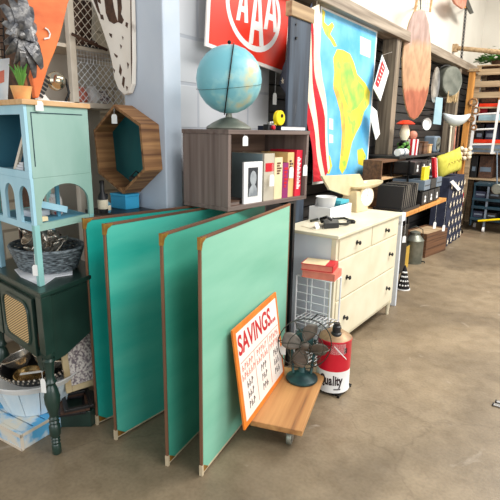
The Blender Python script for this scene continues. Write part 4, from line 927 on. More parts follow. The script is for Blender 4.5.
for k in range(16):
    a = k*1.9; r = .02+.075*((k*53 % 10)/10); p = bc+V((r*1.1*math.cos(a), r*.75*math.sin(a), .06+.01*(k % 4)))
    spoon(p, .35+.8*random.random(), random.random()*6.28, m_silver, 'tarnished silver spoon heaped in the dark wicker basket', sg, .11+.03*random.random())
p = hut(.018, -.006, .10); tt = thing('price_tag', 'white tag hanging on the hutch front leg by the basket', 'tag', p); card_tag(p, tt, .03, .05, V((.5, -.85, 0)), p+V((0, 0, .05)), 'card')

# ------------------------------------------------------------------ under the cabinet
c0 = AZ(22, 451, 0); ca = math.radians(5)
pc_ = thing('painted_crate', 'low crate painted in blue and cream patches on the floor under the cabinet', 'crate', c0, ca)
cx0, cy1, chh2 = -.42, .30, .085
MB().box(cx0, 0, 0, .016, 0, chh2).build('front_board', m_bluewhite, pc_, bevel=.002); MB().box(cx0, 0, cy1-.016, cy1, 0, chh2).build('end_board', m_bluewhite, pc_, bevel=.002)
MB().box(-.016, 0, .016, cy1-.016, 0, chh2).build('side_board', m_bluewhite, pc_, bevel=.002); MB().box(cx0, cx0+.016, .016, cy1-.016, 0, chh2).build('side_board', m_bluewhite, pc_, bevel=.002)
for k in range(4): MB().box(cx0+.016, -.016, .018+.067*k, .078+.067*k, chh2-.014, chh2-.002).build('top_slat', m_bluewhite, pc_, bevel=.002)
b = MB().box(cx0-.002, .003, -.003, .0, chh2-.016, chh2+.001).box(.0, .003, -.003, cy1, chh2-.014, chh2+.001).box(.0, .003, -.003, .012, 0, chh2).box(cx0, .003, -.003, 0, 0, .012); b.build('cream_trim', m_lock, pc_)
tb = AX(12, 412, -2.13); tb = V((-2.255, 1.235, chh2+.001))
bu = thing('staved_tub', 'pale blue white round staved tub on the painted crate', 'tub', tb)
b = MB(); n = 14
for k in range(n):
    a0, a1 = 2*PI*k/n+.01, 2*PI*(k+1)/n-.01
    ri, ro, Ri, Ro = .145, .16, .205, .22
    f_ = lambda r, a, z: V((r*math.cos(a), r*math.sin(a), z))
    b.hexa([f_(ri, a0, 0), f_(ro, a0, 0), f_(ro, a1, 0), f_(ri, a1, 0), f_(Ri, a0, .17), f_(Ro, a0, .17), f_(Ro, a1, .17), f_(Ri, a1, .17)])
b.build('staves', m_palebl, bu); MB().lathe([(0, 0), (.142, 0), (.146, .012), (0, .012)], 28).build('bottom', m_palebl, bu)
MB().lathe([(.21, .158), (.223, .155), (.245, .19), (.238, .192)], 28, cap=False).build('rim', m_whitep, bu, smooth=True)
b = MB().lathe([(0, .15), (.2, .15), (.2, .16), (0, .16)], 28).build('lid_board', m_whitep, bu)
sb = V((tb.x+.035, tb.y-.012, tb.z+.16)); wbk = thing('beaded_basket', 'black beaded basket of silver bowls on the staved tub', 'basket', sb)
MB().lathe([(0, 0), (.12, 0), (.165, .05), (.17, .056), (.16, .056), (.116, .01), (0, .01)], 36).build('tray', m_black, wbk, smooth=True)
b = MB()
for row, (r, z, q) in enumerate(((.172, .058, 44), (.150, .033, 40))):
    for k in range(q): b.ball((r*math.cos(2*PI*k/q), r*math.sin(2*PI*k/q), z), .0065, n=6)
b.build('beads', m_silver, wbk)
bz = sb+V((0, 0, .012))
def bowl(p, r, h, tx, ty, lab, m=m_silver):
    o = thing('silver_bowl', lab, 'bowl', p, 0, 'silver bowls in the beaded basket'); R_ = Matrix.Rotation(tx, 4, 'X') @ Matrix.Rotation(ty, 4, 'Y')
    MB().lathe([(0, .004), (r*.4, 0), (r*.45, .006), (r*.8, h*.45), (r, h), (r*1.03, h+.003), (r*.96, h), (r*.75, h*.5), (r*.4, .014), (0, .012)], 32, R_).build('body', m, o, smooth=True)
    MB().tube([R_@V((r*1.01*math.cos(2*PI*i/36), r*1.01*math.sin(2*PI*i/36), h)) for i in range(36)], .004, 6, True).build('rim', m, o, smooth=True)
    return o
bowl(bz+V((.05, .05, .035)), .098, .068, -.25, .1, 'shiny silver bowl tilted at the back of the beaded basket')
bowl(bz+V((-.075, -.03, .03)), .08, .06, .2, -.3, 'silver bowl at the left of the beaded basket')
bowl(bz+V((.04, -.06, .006)), .07, .03, .05, .1, 'shallow brassy silver dish at the front of the beaded basket', mat('brassy_silver', (206, 176, 120), (130, 100, 64), 14, rough=.25, metal=.9))
cup('goblet', bz+V((-.08, .07, .05)), 1.1, 2.0, .1, .035, m_silver, 'overturned silver goblet behind the bowls under the cabinet', 'silver bowls in the beaded basket')
t = thing('price_tag', 'long white paper tag lying across the brassy dish', 'tag', bz+V((.05, -.06, .05))); MB().beam(bz+V((.10, -.02, .052)), bz+V((.03, -.10, .046)), .018, .002).build('card', m_tag, t, world=True)
p = cab(.045, -.006, .40); tt = thing('price_tag', 'white tag hanging on the turned cabinet leg', 'tag', p); card_tag(p, tt, .025, .07, V((.4, -.9, 0)), p+V((0, .0, .04)), 'card')
# wire whisk hanging inside
t = thing('wire_whisk', 'wire whisk leaning behind the silver goblet under the cabinet', 'whisk', bz+V((-.11, .02, .05)))
for k in range(6):
    a = PI*k/6; MB().tube([V((.0, 0, 0)), V((.03*math.cos(a), .03*math.sin(a), .06)), V((.035*math.cos(a), .035*math.sin(a), .11)), V((0, 0, .15)), V((-.035*math.cos(a), -.035*math.sin(a), .11)), V((-.03*math.cos(a), -.03*math.sin(a), .06)), V((0, 0, 0))], .0014, 5).build('wire', m_steel, t)
# ornate frame, plate, dark green shelf board, stack of frames
t = thing('ornate_picture', 'gilt framed picture with dense ornament leaning behind the cabinet leg', 'picture', (-2.0, 1.29, 0))
n_ = V((.97, -.24, 0)); n_.normalize(); fo = AX(67, 394, -2.03); fr_ = V((.24, .97, 0)).normalized(); upv = (Z-n_*.15).normalized()
FP = lambda a, z, k=0: fo+fr_*a+upv*z+n_*k
for (a0, a1, z0, z1) in ((0, .03, 0, .36), (.21, .24, 0, .36), (.03, .21, 0, .03), (.03, .21, .33, .36)): MB().prism([FP(a0, z0), FP(a1, z0), FP(a1, z1), FP(a0, z1)], -n_*.02).build('frame_bar', m_gilt, t, world=True, bevel=.003)
MB().prism([FP(.028, .028, -.006), FP(.212, .028, -.006), FP(.212, .332, -.006), FP(.028, .332, -.006)], -n_*.006).build('picture', m_orn, t, world=True)
bx_ = thing('green_box', 'low dark green wooden box on the floor behind the turned leg', 'box', (-2.02, 1.34, 0))
MB().hexa([V(p) for p in ((-.10, -.16, 0), (.085, -.01, 0), (.05, .15, 0), (-.2, .1, 0), (-.10, -.16, .09), (.085, -.01, .09), (.05, .15, .09), (-.2, .1, .09))]).build('body', m_dgreen, bx_, bevel=.003)
for k in range(3):
    q = thing('empty_frame', ['lowest dark picture frame lying on the low green box', 'middle dark picture frame lying on the low green box', 'topmost dark picture frame lying on the low green box'][k], 'picture frame', (-2.045+.012*k, 1.30+.008*k, .091+.016*k), -.65+.08*k, 'dark frames on the green box')
    for bx2 in ((-.09, .09, -.07, -.05), (-.09, .09, .05, .07), (-.09, -.07, -.05, .05), (.07, .09, -.05, .05)): MB().box(*bx2, 0, .014).build('frame_bar', m_black if k != 1 else m_brown, q, bevel=.002)
# ------------------------------------------------------------------ white legged table by the wall
TX0, TX1, TY0, TY1, TZ2 = -1.80, -1.32, 4.07, 5.50, .82
tb2 = thing('work_table', 'long wooden topped table with white metal legs beyond the dresser', 'table', (-1.55, 4.7, 0))
MB().box(TX0, TX1, TY0, TY1, TZ2-.035, TZ2).build('top', m_orwood, tb2, world=True, bevel=.003)
for x, y in ((TX1-.03, TY0+.03), (TX0+.03, TY0+.03), (TX0+.10, TY1-.10), (TX0+.03, TY1-.04)):
    b = MB().beam((x, y, TZ2-.035), (x+(.015 if y < 4.5 else 0), y-(.02 if y < 4.5 else 0), 0), .055, .03, Y); b.build('leg', m_creamside if y < 4.5 else m_black, tb2, world=True, bevel=.003)
MB().box(TX1-.07, TX1+.004, TY0-.004, TY0+.09, TZ2-.06, TZ2+.012).build('corner_plate', m_creamside, tb2, world=True, bevel=.003)
for x, y in ((TX1-.02, TY0-.0),): MB().tube([(x, y-.004, .74), (x, y-.012, .74)], .007, 8).build('bolt', m_steel, tb2, world=True)
# trunk behind records
tr = thing('open_trunk', 'open brown wooden trunk standing on end on the work table', 'trunk', (-1.72, 4.30, TZ2))
MB().box(-.08, .10, 0, .02, 0, .43).build('side_board', m_trunk, tr, bevel=.002); MB().box(-.08, .10, .62, .64, 0, .43).build('side_board', m_trunk, tr, bevel=.002)
MB().box(-.08, .10, .02, .62, .41, .43).build('top_board', m_trunk, tr); MB().box(-.08, -.065, .02, .62, 0, .41).build('back_board', m_trunk, tr); MB().box(-.065, .09, .02, .62, .25, .262).build('shelf', m_topw, tr)
MB().box(-.065, .098, .02, .62, 0, .012).build('bottom_board', m_trunk, tr)
rc = thing('record_crate', 'open crate of records in worn sleeves behind the kitchen scale', 'crate', (-1.61, 4.13, TZ2))
b = MB().box(.0, .27, .0, .012, 0, .03).box(.0, .27, .47, .482, 0, .03).box(0, .012, .012, .47, 0, .03).box(.258, .27, .012, .47, 0, .03).box(.012, .258, .012, .47, 0, .008); b.build('crate', m_black, rc)
rcols = [mat('sleeve_%s' % n, c) for n, c in (('dark', (34, 32, 34)), ('grey', (84, 82, 82)), ('cream', (150, 142, 130)), ('tan', (120, 100, 78)), ('white', (196, 192, 188)), ('rust', (96, 60, 46)))]
for k in range(24):
    y = .022+.0176*k; l = .02+.012*math.sin(k*1.7); hgt = .215+.012*((k*29 % 7)/7)
    o = MB().hexa([V(p) for p in ((0, 0, 0), (.225, 0, 0), (.225, .006, 0), (0, .006, 0), (0, l, hgt), (.225, l, hgt), (.225, l+.006, hgt), (0, l+.006, hgt))]).build('record_sleeve', rcols[(k*5+k*k) % 6])
    o.location = (-1.61+.02, 4.13+y, TZ2+.0085); tag(o, 'record in a worn sleeve standing in the crate on the work table', 'record', 'records in the crate')
# bin rack
br = thing('bin_rack', 'black metal rack of small bins on the far end of the work table', 'rack', (-1.36, 4.66, TZ2))
for y in (0, .62):
    for x in (-.30, -.13): MB().box(x-.008, x+.008, y-.008, y+.008, 0, .42).build('upright', m_blackm, br)
MB().box(-.30, .0, -.008, .628, .0, .012).build('tray', m_blackm, br); MB().box(-.30, .0, -.008, .628, .142, .15).build('tray', m_blackm, br); MB().box(-.30, -.09, -.008, .628, .29, .298).build('tray', m_blackm, br)
def bins(z0, z1, x0, x1, ms, nm, holder=True):
    for k, mm in enumerate(ms):
        y = .01+.205*k; o = MB().box(x0, x1, y, y+.19, z0, z1).build(nm, mm, br, bevel=.004)
        q = MB().box(x1+.0004, x1+.002, y+.07, y+.12, z0+.02, z0+.045).ball((x1+.001, y+.095, z0+.064), .018, (.2, 1, 1), 10) if holder else MB().box(x1+.0004, x1+.002, y+.015, y+.175, z0+.04, z0+.048)
        h_ = q.build('label_holder' if holder else 'slot_line', m_tag if holder else m_black, br); h_.parent = o
bins(.0125, .135, -.28, .02, (m_black, m_black, m_black), 'bin'); bins(.1505, .245, -.28, .03, (m_greymet, m_black, m_greymet), 'drawer', False); bins(.2985, .41, -.28, -.08, (m_black, m_black, m_black), 'bin')
def upright_book(x, y, z, w, h, d, m, lab, rz=0, lean=0):
    t = thing('book', lab, 'book', (x, y, z), rz)
    MB().hexa([V(p) for p in ((-d, 0, 0), (0, 0, 0), (0, w, 0), (-d, w, 0), (-d, -lean, h), (0, -lean, h), (0, w-lean, h), (-d, w-lean, h))]).build('cover', m, t, bevel=.002)
    MB().hexa([V(p) for p in ((-d-.001, .003, .004), (-.01, .003, .004), (-.01, w-.003, .004), (-d-.001, w-.003, .004), (-d-.001, .003-lean, h+.001), (-.01, .003-lean, h+.001), (-.01, w-.003-lean, h+.001), (-d-.001, w-.003-lean, h+.001))]).build('pages', m_paper, t)
zb = TZ2+.246
upright_book(-1.345, 4.68, zb, .16, .125, .03, m_yellow, 'bright yellow book standing on the grey drawer of the bin rack')
upright_book(-1.345, 5.06, zb, .08, .20, .03, m_reddeep, 'red book tilted on the black drawer of the bin rack', lean=.1)
upright_book(-1.35, 5.15, zb, .03, .19, .03, m_whitep, 'thin white book tilted beside the red book on the bin rack', lean=.1)
ub = thing('filler_chest', 'added black chest that darkens the space under the work table', 'chest', (-1.75, 4.3, 0)); MB().box(-1.95, -1.62, 4.25, 5.25, 0, .5).build('body', m_black, ub, world=True, bevel=.006); MB().box(-1.955, -1.615, 4.245, 5.255, .5, .54).build('lid', m_black, ub, world=True, bevel=.006); MB().box(-1.62, -1.612, 4.7, 4.8, .44, .52).build('latch', m_wire, ub, world=True)  # chest added to darken the space below the table top
for u, v, lab in ((435, 222, 'white tag hanging under the table edge on a string, nearer one'), (444, 225, 'white tag hanging under the table edge on a string, farther one')):
    p = AX(u, v, -1.315); tt = thing('price_tag', lab, 'tag', p); card_tag(p, tt, .035, .07, V((.8, -.6, 0)), V((-1.315, p.y, TZ2-.03)), 'card')
p = AX(404.5, 236, -1.315); tt = thing('price_tag', 'white tag hanging beside the white table leg', 'tag', p); card_tag(p, tt, .035, .06, V((.8, -.6, 0)), V((-1.315, p.y, TZ2-.03)), 'card')

# floor goods under and beyond the table
p = AZ(403, 289, 0); t = thing('snowman_cone', 'black knitted cone figure with white spots by the white table leg', 'figure', p)
MB().lathe([(0, 0), (.055, 0), (.06, .01), (.055, .05), (.02, .2), (.006, .24), (0, .245)], 20, Matrix.Rotation(math.radians(-12), 4, 'Y') if False else None).build('body', m_sock, t, smooth=True)
MB().lathe([(0, 0), (.066, 0), (.068, .008), (.05, .014), (0, .014)], 20).build('base', m_whitep, t, smooth=True)
for k in range(16): a = -1.6+(k % 4)*.5-.3; z = .05+.042*(k//4); r = .056-.042*(z-.05)/.17; MB().ball((r*math.cos(a), r*math.sin(a), z), .009, n=8).build('spot', m_whitep, t, smooth=True)
p = AZ(401, 270, 0); t = thing('yellow_box', 'mustard yellow tin standing between table leg and milk can', 'tin', V((p.x-.02, p.y+.12, 0))); MB().box(-.1, .04, -.08, .06, 0, .26).build('body', mat('mustard', (206, 170, 70), (186, 146, 50), 8), t, bevel=.006); MB().box(-.1, .04, -.08, .06, .26, .275).build('lid', m_wire, t, bevel=.004)
p = AZ(416, 264, 0); ml = thing('milk_can', 'galvanised milk can with bail handle beside the wooden crate on the floor', 'container', V((p.x-.06, p.y+.05, 0)))
MB().lathe([(0, 0), (.105, 0), (.107, .008), (.107, .27), (.11, .275), (.107, .28), (.06, .335), (.055, .34), (.055, .35), (0, .35)], 32).build('body', m_zinc, ml, smooth=True)
MB().lathe([(0, .35), (.06, .35), (.06, .37), (.02, .385), (0, .385)], 24).build('lid', m_zinc, ml, smooth=True)
MB().tube([(-.08, -.06, .30), (-.07, -.05, .40), (.0, 0, .44), (.07, .05, .40), (.08, .06, .30)], .005, 8).build('bail_handle', m_wire, ml, smooth=True)
MB().tube([(.1, 0, .03), (.14, .0, .03), (.14, 0, .015)], .008, 8).build('tap', m_wire, ml, smooth=True)
p = AZ(425.5, 259, 0); wc = thing('wooden_crate', 'old brown wooden crate on the floor before the starred cloth', 'crate', V((p.x-.02, p.y+.04, 0)), -math.radians(8.5))
MB().box(-.30, 0, 0, .016, 0, .30).build('end_board', m_trunk, wc, bevel=.002); MB().box(-.30, 0, .59, .606, 0, .30).build('end_board', m_trunk, wc, bevel=.002)
for k in range(3):
    MB().box(-.012, .0, .016, .59, .003+.1*k, .098+.1*k).build('side_slat', m_trunk, wc, bevel=.002); MB().box(-.30, -.288, .016, .59, .003+.1*k, .098+.1*k).build('side_slat', m_trunk, wc, bevel=.002)
MB().box(-.288, -.012, .016, .59, 0, .012).build('bottom_board', m_trunk, wc); MB().box(-.27, -.03, .03, .58, .27, .29).build('lid_board', m_pallet, wc)
# starred cloth over box
sx_, sy0, sy1, sz = -1.60, 6.72, 7.55, .93
sc_ = thing('starred_cloth', 'navy blue cloth with white stars draped over a tall box', 'cloth', (-1.75, 7.2, 0))
b = MB(); nseg = 18
for k in range(nseg):
    ya, yb = sy0+(sy1-sy0)*k/nseg, sy0+(sy1-sy0)*(k+1)/nseg; w = lambda q: .012*math.sin(q*26)
    b.hexa([V((-1.80, ya, 0.005)), V((sx_+.03+w(ya), ya, .005)), V((sx_+.03+w(yb), yb, .005)), V((-1.80, yb, .005)), V((-1.80, ya, sz)), V((sx_, ya, sz)), V((sx_, yb, sz)), V((-1.80, yb, sz))])
b.build('cloth', m_navy, sc_, world=True, bevel=0)
b = MB()
for r in range(7):
    for k in range(5):
        y = sy0+.08+.18*k+(.09 if r % 2 else 0); z = .07+.125*r
        if y < sy1-.02: star(b, (sx_+.012+.03*(1-z/sz)+.006, y, z), .05, Y, Z, X*.002, .3*((r*k) % 3-1))
b.build('stars', m_flagw, sc_, world=True)
p = AX(456, 187, sx_+.03); tt = thing('price_tag', 'white card pinned at the top of the starred cloth', 'tag', p); MB().prism([AX(u, v, sx_+.04) for u, v in ((450, 182), (453, 180), (461, 189), (458, 191))], X*.002).build('card', m_tag, tt, world=True)
# red bunting strip behind
t = thing('red_textile', 'red and white striped textile hanging beside the starred cloth', 'textile', (-1.62, 7.75, 0)); ra, rb_ = 7.56, 7.95
MB().box(-1.70, -1.66, ra, rb_, .03, .62).build('cloth', m_flagr, t, world=True, bevel=.006)
b = MB()
for k in range(9): b.box(-1.66, -1.657, ra+.01, ra+.16+.02*(k % 3), .07+.06*k, .09+.06*k)
b.build('white_stripes', m_flagw, t, world=True); 
for y in (ra+.03, rb_-.03): MB().box(-1.72, -1.60, y-.012, y+.012, 0, .03).build('stand_foot', m_blackm, t, world=True)
# pillow on the cloth covered box
pp = AX(447, 165, -1.66); t = thing('throw_pillow', 'chartreuse throw pillow propped above the starred cloth', 'pillow', (-1.72, 7.0, sz))
b = MB(); n = 10; vg = {}
prx = Matrix.Translation((-1.70, 7.0, sz+.175)) @ Matrix.Rotation(math.radians(-22), 4, 'Z') @ Matrix.Rotation(math.radians(14), 4, 'X')
for sgn in (1, -1):
    for i in range(n+1):
        for j in range(n+1):
            a, c_ = i/n*2-1, j/n*2-1; th = .07*((1-a**4)*(1-c_**4))**.6; k1 = 1-.08*(1-c_*c_); k2 = 1-.08*(1-a*a)
            vg[(sgn, i, j)] = b.bm.verts.new(prx@V((sgn*th, a*.26*(1-.06*abs(c_)), c_*.165*k2)))
    for i in range(n):
        for j in range(n): b._f([vg[(sgn, i, j)], vg[(sgn, i+1, j)], vg[(sgn, i+1, j+1)], vg[(sgn, i, j+1)]])
bmesh.ops.remove_doubles(b.bm, verts=b.bm.verts, dist=1e-4); b.build('cover', m_pillow, t, 2, world=True)
b = MB()
for k in range(5): b.tube([prx@V((.066, -.12+.06*k, -.02+.04*(k % 2))), prx@V((.072, -.09+.06*k, .03)), prx@V((.066, -.06+.06*k, -.01))], .003, 5)
b.build('stitched_motif', m_rust, t, True, world=True)

# ------------------------------------------------------------------ wall shelf with lamp etc.
sh = thing('wall_shelf', 'dark wall shelf above the trunk carrying the red capped lamp', 'shelf', (-1.78, 5.2, 1.26)); S0 = 1.275
MB().box(-1.97, -1.60, 4.70, 6.35, 1.25, S0).build('board', m_black, sh, world=True, bevel=.003)
for y in (4.8, 5.5, 6.25): MB().prism([(-1.97, y, 1.25), (-1.70, y, 1.25), (-1.97, y, 1.08)], (0, .02, 0)).build('bracket', m_black, sh, world=True)
lp = thing('oil_lamp', 'white glass oil lamp with red shade on the wall shelf', 'lamp', (-1.68, 5.02, S0))
MB().lathe([(0, 0), (.05, 0), (.055, .01), (.02, .03), (.02, .06), (.05, .09), (.055, .12), (.03, .15), (0, .15)], 24).build('base', m_blackm, lp, smooth=True)
MB().lathe([(0, .15), (.03, .15), (.05, .20), (.045, .25), (.028, .30), (0, .30)], 24).build('chimney', m_lampw, lp, smooth=True)
MB().lathe([(.03, .30), (.09, .305), (.095, .312), (.06, .335), (.03, .345), (0, .345)], 28).build('shade', m_lampred, lp, smooth=True)
b = MB()
for k in range(14): a = k*2.4; b.ball((.05*math.cos(a), .05*math.sin(a), .06+.012*(k % 6)), .018, n=8)
b.build('flower_garland', [m_plant], lp, smooth=True)
can2 = thing('striped_tin', 'red and white striped tin on the wall shelf beside the lamp', 'tin', (-1.64, 5.16, S0))
b = MB(); n = 16
for k in range(n):
    b.mi = k % 2; a0, a1 = 2*PI*k/n, 2*PI*(k+1)/n; b.hexa([V((0, 0, 0)), V((.06*math.cos(a0), .06*math.sin(a0), 0)), V((.06*math.cos(a1), .06*math.sin(a1), 0)), V((0, 0, .0001)), V((0, 0, .16)), V((.065*math.cos(a0), .065*math.sin(a0), .16)), V((.065*math.cos(a1), .065*math.sin(a1), .16)), V((0, 0, .1601))])
b.build('body', [m_flagr, m_whitep], can2); MB().ball((0, 0, .2), .045, n=16).build('ball_top', m_fish, can2, smooth=True)
t = thing('paper_roll', 'white rolled paper lying on the wall shelf near the map post', 'roll', (-1.64, 4.86, S0)); MB().lathe([(0, -.12), (.035, -.12), (.035, .12), (0, .12)], 18, Matrix.Translation((.0, 0, .0355)) @ Matrix.Rotation(PI/2, 4, 'X')).build('roll', m_whitep, t, smooth=True); MB().lathe([(.036, -.02), (.037, -.02), (.037, .02), (.036, .02)], 18, Matrix.Translation((.0, 0, .0355)) @ Matrix.Rotation(PI/2, 4, 'X'), cap=False).build('paper_band', m_greymet, t)
for y, w, h, m, lab in ((5.38, .10, .10, m_brown, 'dark wooden box on the wall shelf next to the striped tin'), (5.56, .13, .12, m_trunk, 'brown wooden box at the middle of the wall shelf'), (5.76, .10, .09, m_topw, 'pale wooden box on the wall shelf beside the brown one')):
    t = thing('wooden_box', lab, 'box', (-1.70, y, S0), 0, 'wooden boxes on the wall shelf'); MB().box(-.07, .07, 0, w, 0, h).build('body', m, t, bevel=.003); MB().box(-.075, .075, -.004, w+.004, h, h+.012).build('lid', m, t, bevel=.002)
t = thing('round_speaker', 'grey round faced speaker at the far end of the wall shelf', 'speaker', (-1.70, 6.16, S0)); MB().box(-.09, .05, -.1, .12, 0, .19).build('cabinet', m_greymet, t, bevel=.02)
MB().lathe([(0, 0), (.075, 0), (.075, .008), (.03, .002), (.028, .012), (0, .012)], 24, Matrix.Translation((.05, .01, .1)) @ Matrix.Rotation(PI/2, 4, 'Y')).build('cone', m_zinc, t, smooth=True); MB().ball((.058, .01, .1), .022, (.6, 1, 1)).build('dust_cap', m_black, t, smooth=True)
t = thing('enamel_pitcher', 'small black coffee pot on the wall shelf behind the wooden boxes', 'pot', (-1.83, 5.62, S0)); MB().lathe([(0, 0), (.05, 0), (.05, .02), (.034, .1), (.03, .2), (.034, .21), (0, .21)], 20).build('body', m_black, t, smooth=True); MB().tube([(0, .03, .19), (0, .075, .16), (0, .07, .08), (0, .045, .05)], .006, 8).build('handle', m_black, t, smooth=True)

# hung items on the slats, far right
def wall_round(name, lab, cat, u, v, x, r, m, rim, depth=.06):
    p = AX(u, v, x); t = thing(name, lab, cat, p); T_ = Matrix.Translation(p) @ Matrix.Rotation(math.radians(-28), 4, 'Z') @ Matrix.Rotation(PI/2, 4, 'Y')
    MB().lathe([(0, 0), (r*.86, 0), (r*.9, .004), (r, depth), (r*1.03, depth+.004), (r*.97, depth), (r*.85, .01), (0, .008)], 36, T_).build('bowl', m, t, True, world=True)
    if rim: MB().tube([T_@V((r*1.02*math.cos(2*PI*i/36), r*1.02*math.sin(2*PI*i/36), depth)) for i in range(36)], .008, 6, True).build('rim', rim, t, True, world=True)
    MB().tube([p-X*.0, V((-2.04, p.y, p.z))], .008, 6).build('nail', m_blackm, t, world=True)
    return t
wall_round('wash_tub', 'galvanised round washtub hanging base outward on the slat wall', 'tub', 452, 81, -1.80, .205, m_zinc, m_steel, -.10)
wall_round('ladle', 'round white enamel ladle hanging beside the oval board', 'ladle', 425, 124, -1.80, .068, m_whitep, None, .03)
t = thing('silver_tray', 'narrow oval silver tray hanging behind the oval wooden board', 'tray', AX(434, 85, -1.88)); pq = AX(434, 85, -1.86); T_ = Matrix.Translation(pq) @ Matrix.Rotation(math.radians(-10), 4, 'Z') @ Matrix.Rotation(PI/2, 4, 'Y') @ Matrix.Diagonal((1.9, 1, 1, 1)); MB().lathe([(0, 0), (.08, 0), (.11, .015), (.112, .02), (.08, .006), (0, .006)], 28, T_).build('tray', m_steel, t, True, world=True)
MB().tube([pq, V((-2.04, pq.y, pq.z))], .006, 6).build('nail', m_blackm, t, world=True)
n_ = V((.75, -.66, 0)).normalized()
t = thing('blue_board', 'pale blue grey board hanging on the slat wall', 'board', AX(438, 110, -1.8)); pc = AX(438, 110, -1.8); MB().prism([AP(u, v, pc, n_) for u, v in ((436, 97), (443, 98), (441, 125), (433, 124))], -n_*.02).build('board', m_pale_board, t, world=True, bevel=.003); MB().tube([pc-n_*.01, V((-2.04, pc.y+.05, pc.z))], .006, 6).build('nail', m_blackm, t, world=True)
t = thing('enamel_scoop', 'white boat shaped enamel scale scoop hanging near the orange post', 'scoop', AX(456, 119, -1.7)); pc = AX(456, 118, -1.66)
b = MB(); n = 12; up_ = []; lo_ = []; wdir = V((.66, .75, 0)).normalized(); nd = V((.75, -.66, 0)).normalized(); L = .42
grid = []
for i in range(n+1):
    s = i/n*2-1; dpt = .135*(1-s*s)**.75+.004; row = []
    for j in range(7): th = PI*j/6; row.append(pc+wdir*s*L/2+nd*math.cos(th)*.09*(1-s*s)**.5+Z*(.03*abs(s)**3-math.sin(th)*dpt+.03))
    grid.append([b.bm.verts.new(p) for p in row])
for i in range(n):
    for j in range(6): b._f([grid[i][j], grid[i+1][j], grid[i+1][j+1], grid[i][j+1]])
o = b.build('scoop', m_scoop, t, 2, world=True); s_ = o.modifiers.new('solid', 'SOLIDIFY'); s_.thickness = .006
MB().tube([pc-nd*.09+Z*.03, V((-2.04, pc.y+.1, pc.z+.05))], .008, 6).build('bracket', m_blackm, t, world=True)
t = thing('straw_fringe', 'bundle of blond straw hanging under the round washtub', 'fringe', AX(453, 98, -1.8)); b = MB()
for k in range(22): a = AX(448+.5*k, 90+random.random()*2, -1.8-.03*random.random()); b.tube([a, a-Z*.07+Y*.02*random.uniform(-1, 1), a-Z*.15+Y*.03*random.uniform(-1, 1)], .006, 5)
b.build('straw', m_rope, t, world=True); a = AX(453, 91, -1.82); MB().tube([a, V((-2.04, a.y, a.z))], .008, 6).build('nail', m_blackm, t, world=True)
# bundle of sticks and a striped pole under the scoop
for k, (u, m, lab) in enumerate(((451, m_flagw, 'pale speckled stick leaning under the white scoop'), (455.5, m_fish, 'pinkish stick leaning under the white scoop'), (459, m_trunk, 'dark brown stick leaning under the white scoop')       )):
    a = AX(u, 127, -1.86); t = thing('stick', lab, 'stick', V((a.x+.04, a.y, 0)), 0, 'sticks leaning under the scoop'); MB().tube([V((a.x+.05, a.y-.04, 0)), a], .016, 8).build('shaft', m, t, True, world=True); MB().ball(a+Z*.005, .02).build('tip', m, t, True, world=True)
# orange post with hung frame
t = thing('pine_post', 'tall orange pine post beside the far shelf', 'post', AZ(468, 236, 0)); a = AX(463, 62, -1.78); py_ = 7.98
MB().box(-1.80, -1.72, py_, py_+.08, 0, 2.38).build('shaft', m_orwood, t, world=True, bevel=.004); MB().box(-1.83, -1.66, py_-.02, py_+.1, 2.38, 2.42).build('cap', m_pine2, t, world=True, bevel=.004); MB().box(-1.86, -1.64, py_-.03, py_+.11, 0, .03).build('foot', m_blackm, t, world=True)
t = thing('carved_bracket', 'brown carved ornament mounted on the pine post', 'ornament', (-1.70, py_, 1.85)); b = MB()
for k in range(4): c = V((-1.69+.05*(k % 2), py_-.02, 1.95-.12*k)); b.tube(ring(c, .05-.006*k, X, Z, 16), .014, 8, True)
b.build('scrolls', m_hexw, t, True, world=True)
t = thing('bulb_garland', 'string of round cream bulbs hanging on the pine post', 'garland', (-1.68, py_, 1.2))
for k in range(9): c = V((-1.75+.06*(k % 3)-.02, py_-.045-.01*(k % 2), 1.28-.06*(k//3)-.02*(k % 2))); MB().ball(c, .034, n=12).build('bulb', m_lampw, t, True, world=True)
MB().tube([(-1.76, py_-.02, 1.36), (-1.72, py_-.03, 1.2), (-1.66, py_-.03, 1.1)], .004, 6).build('cord', m_blackm, t, True, world=True)

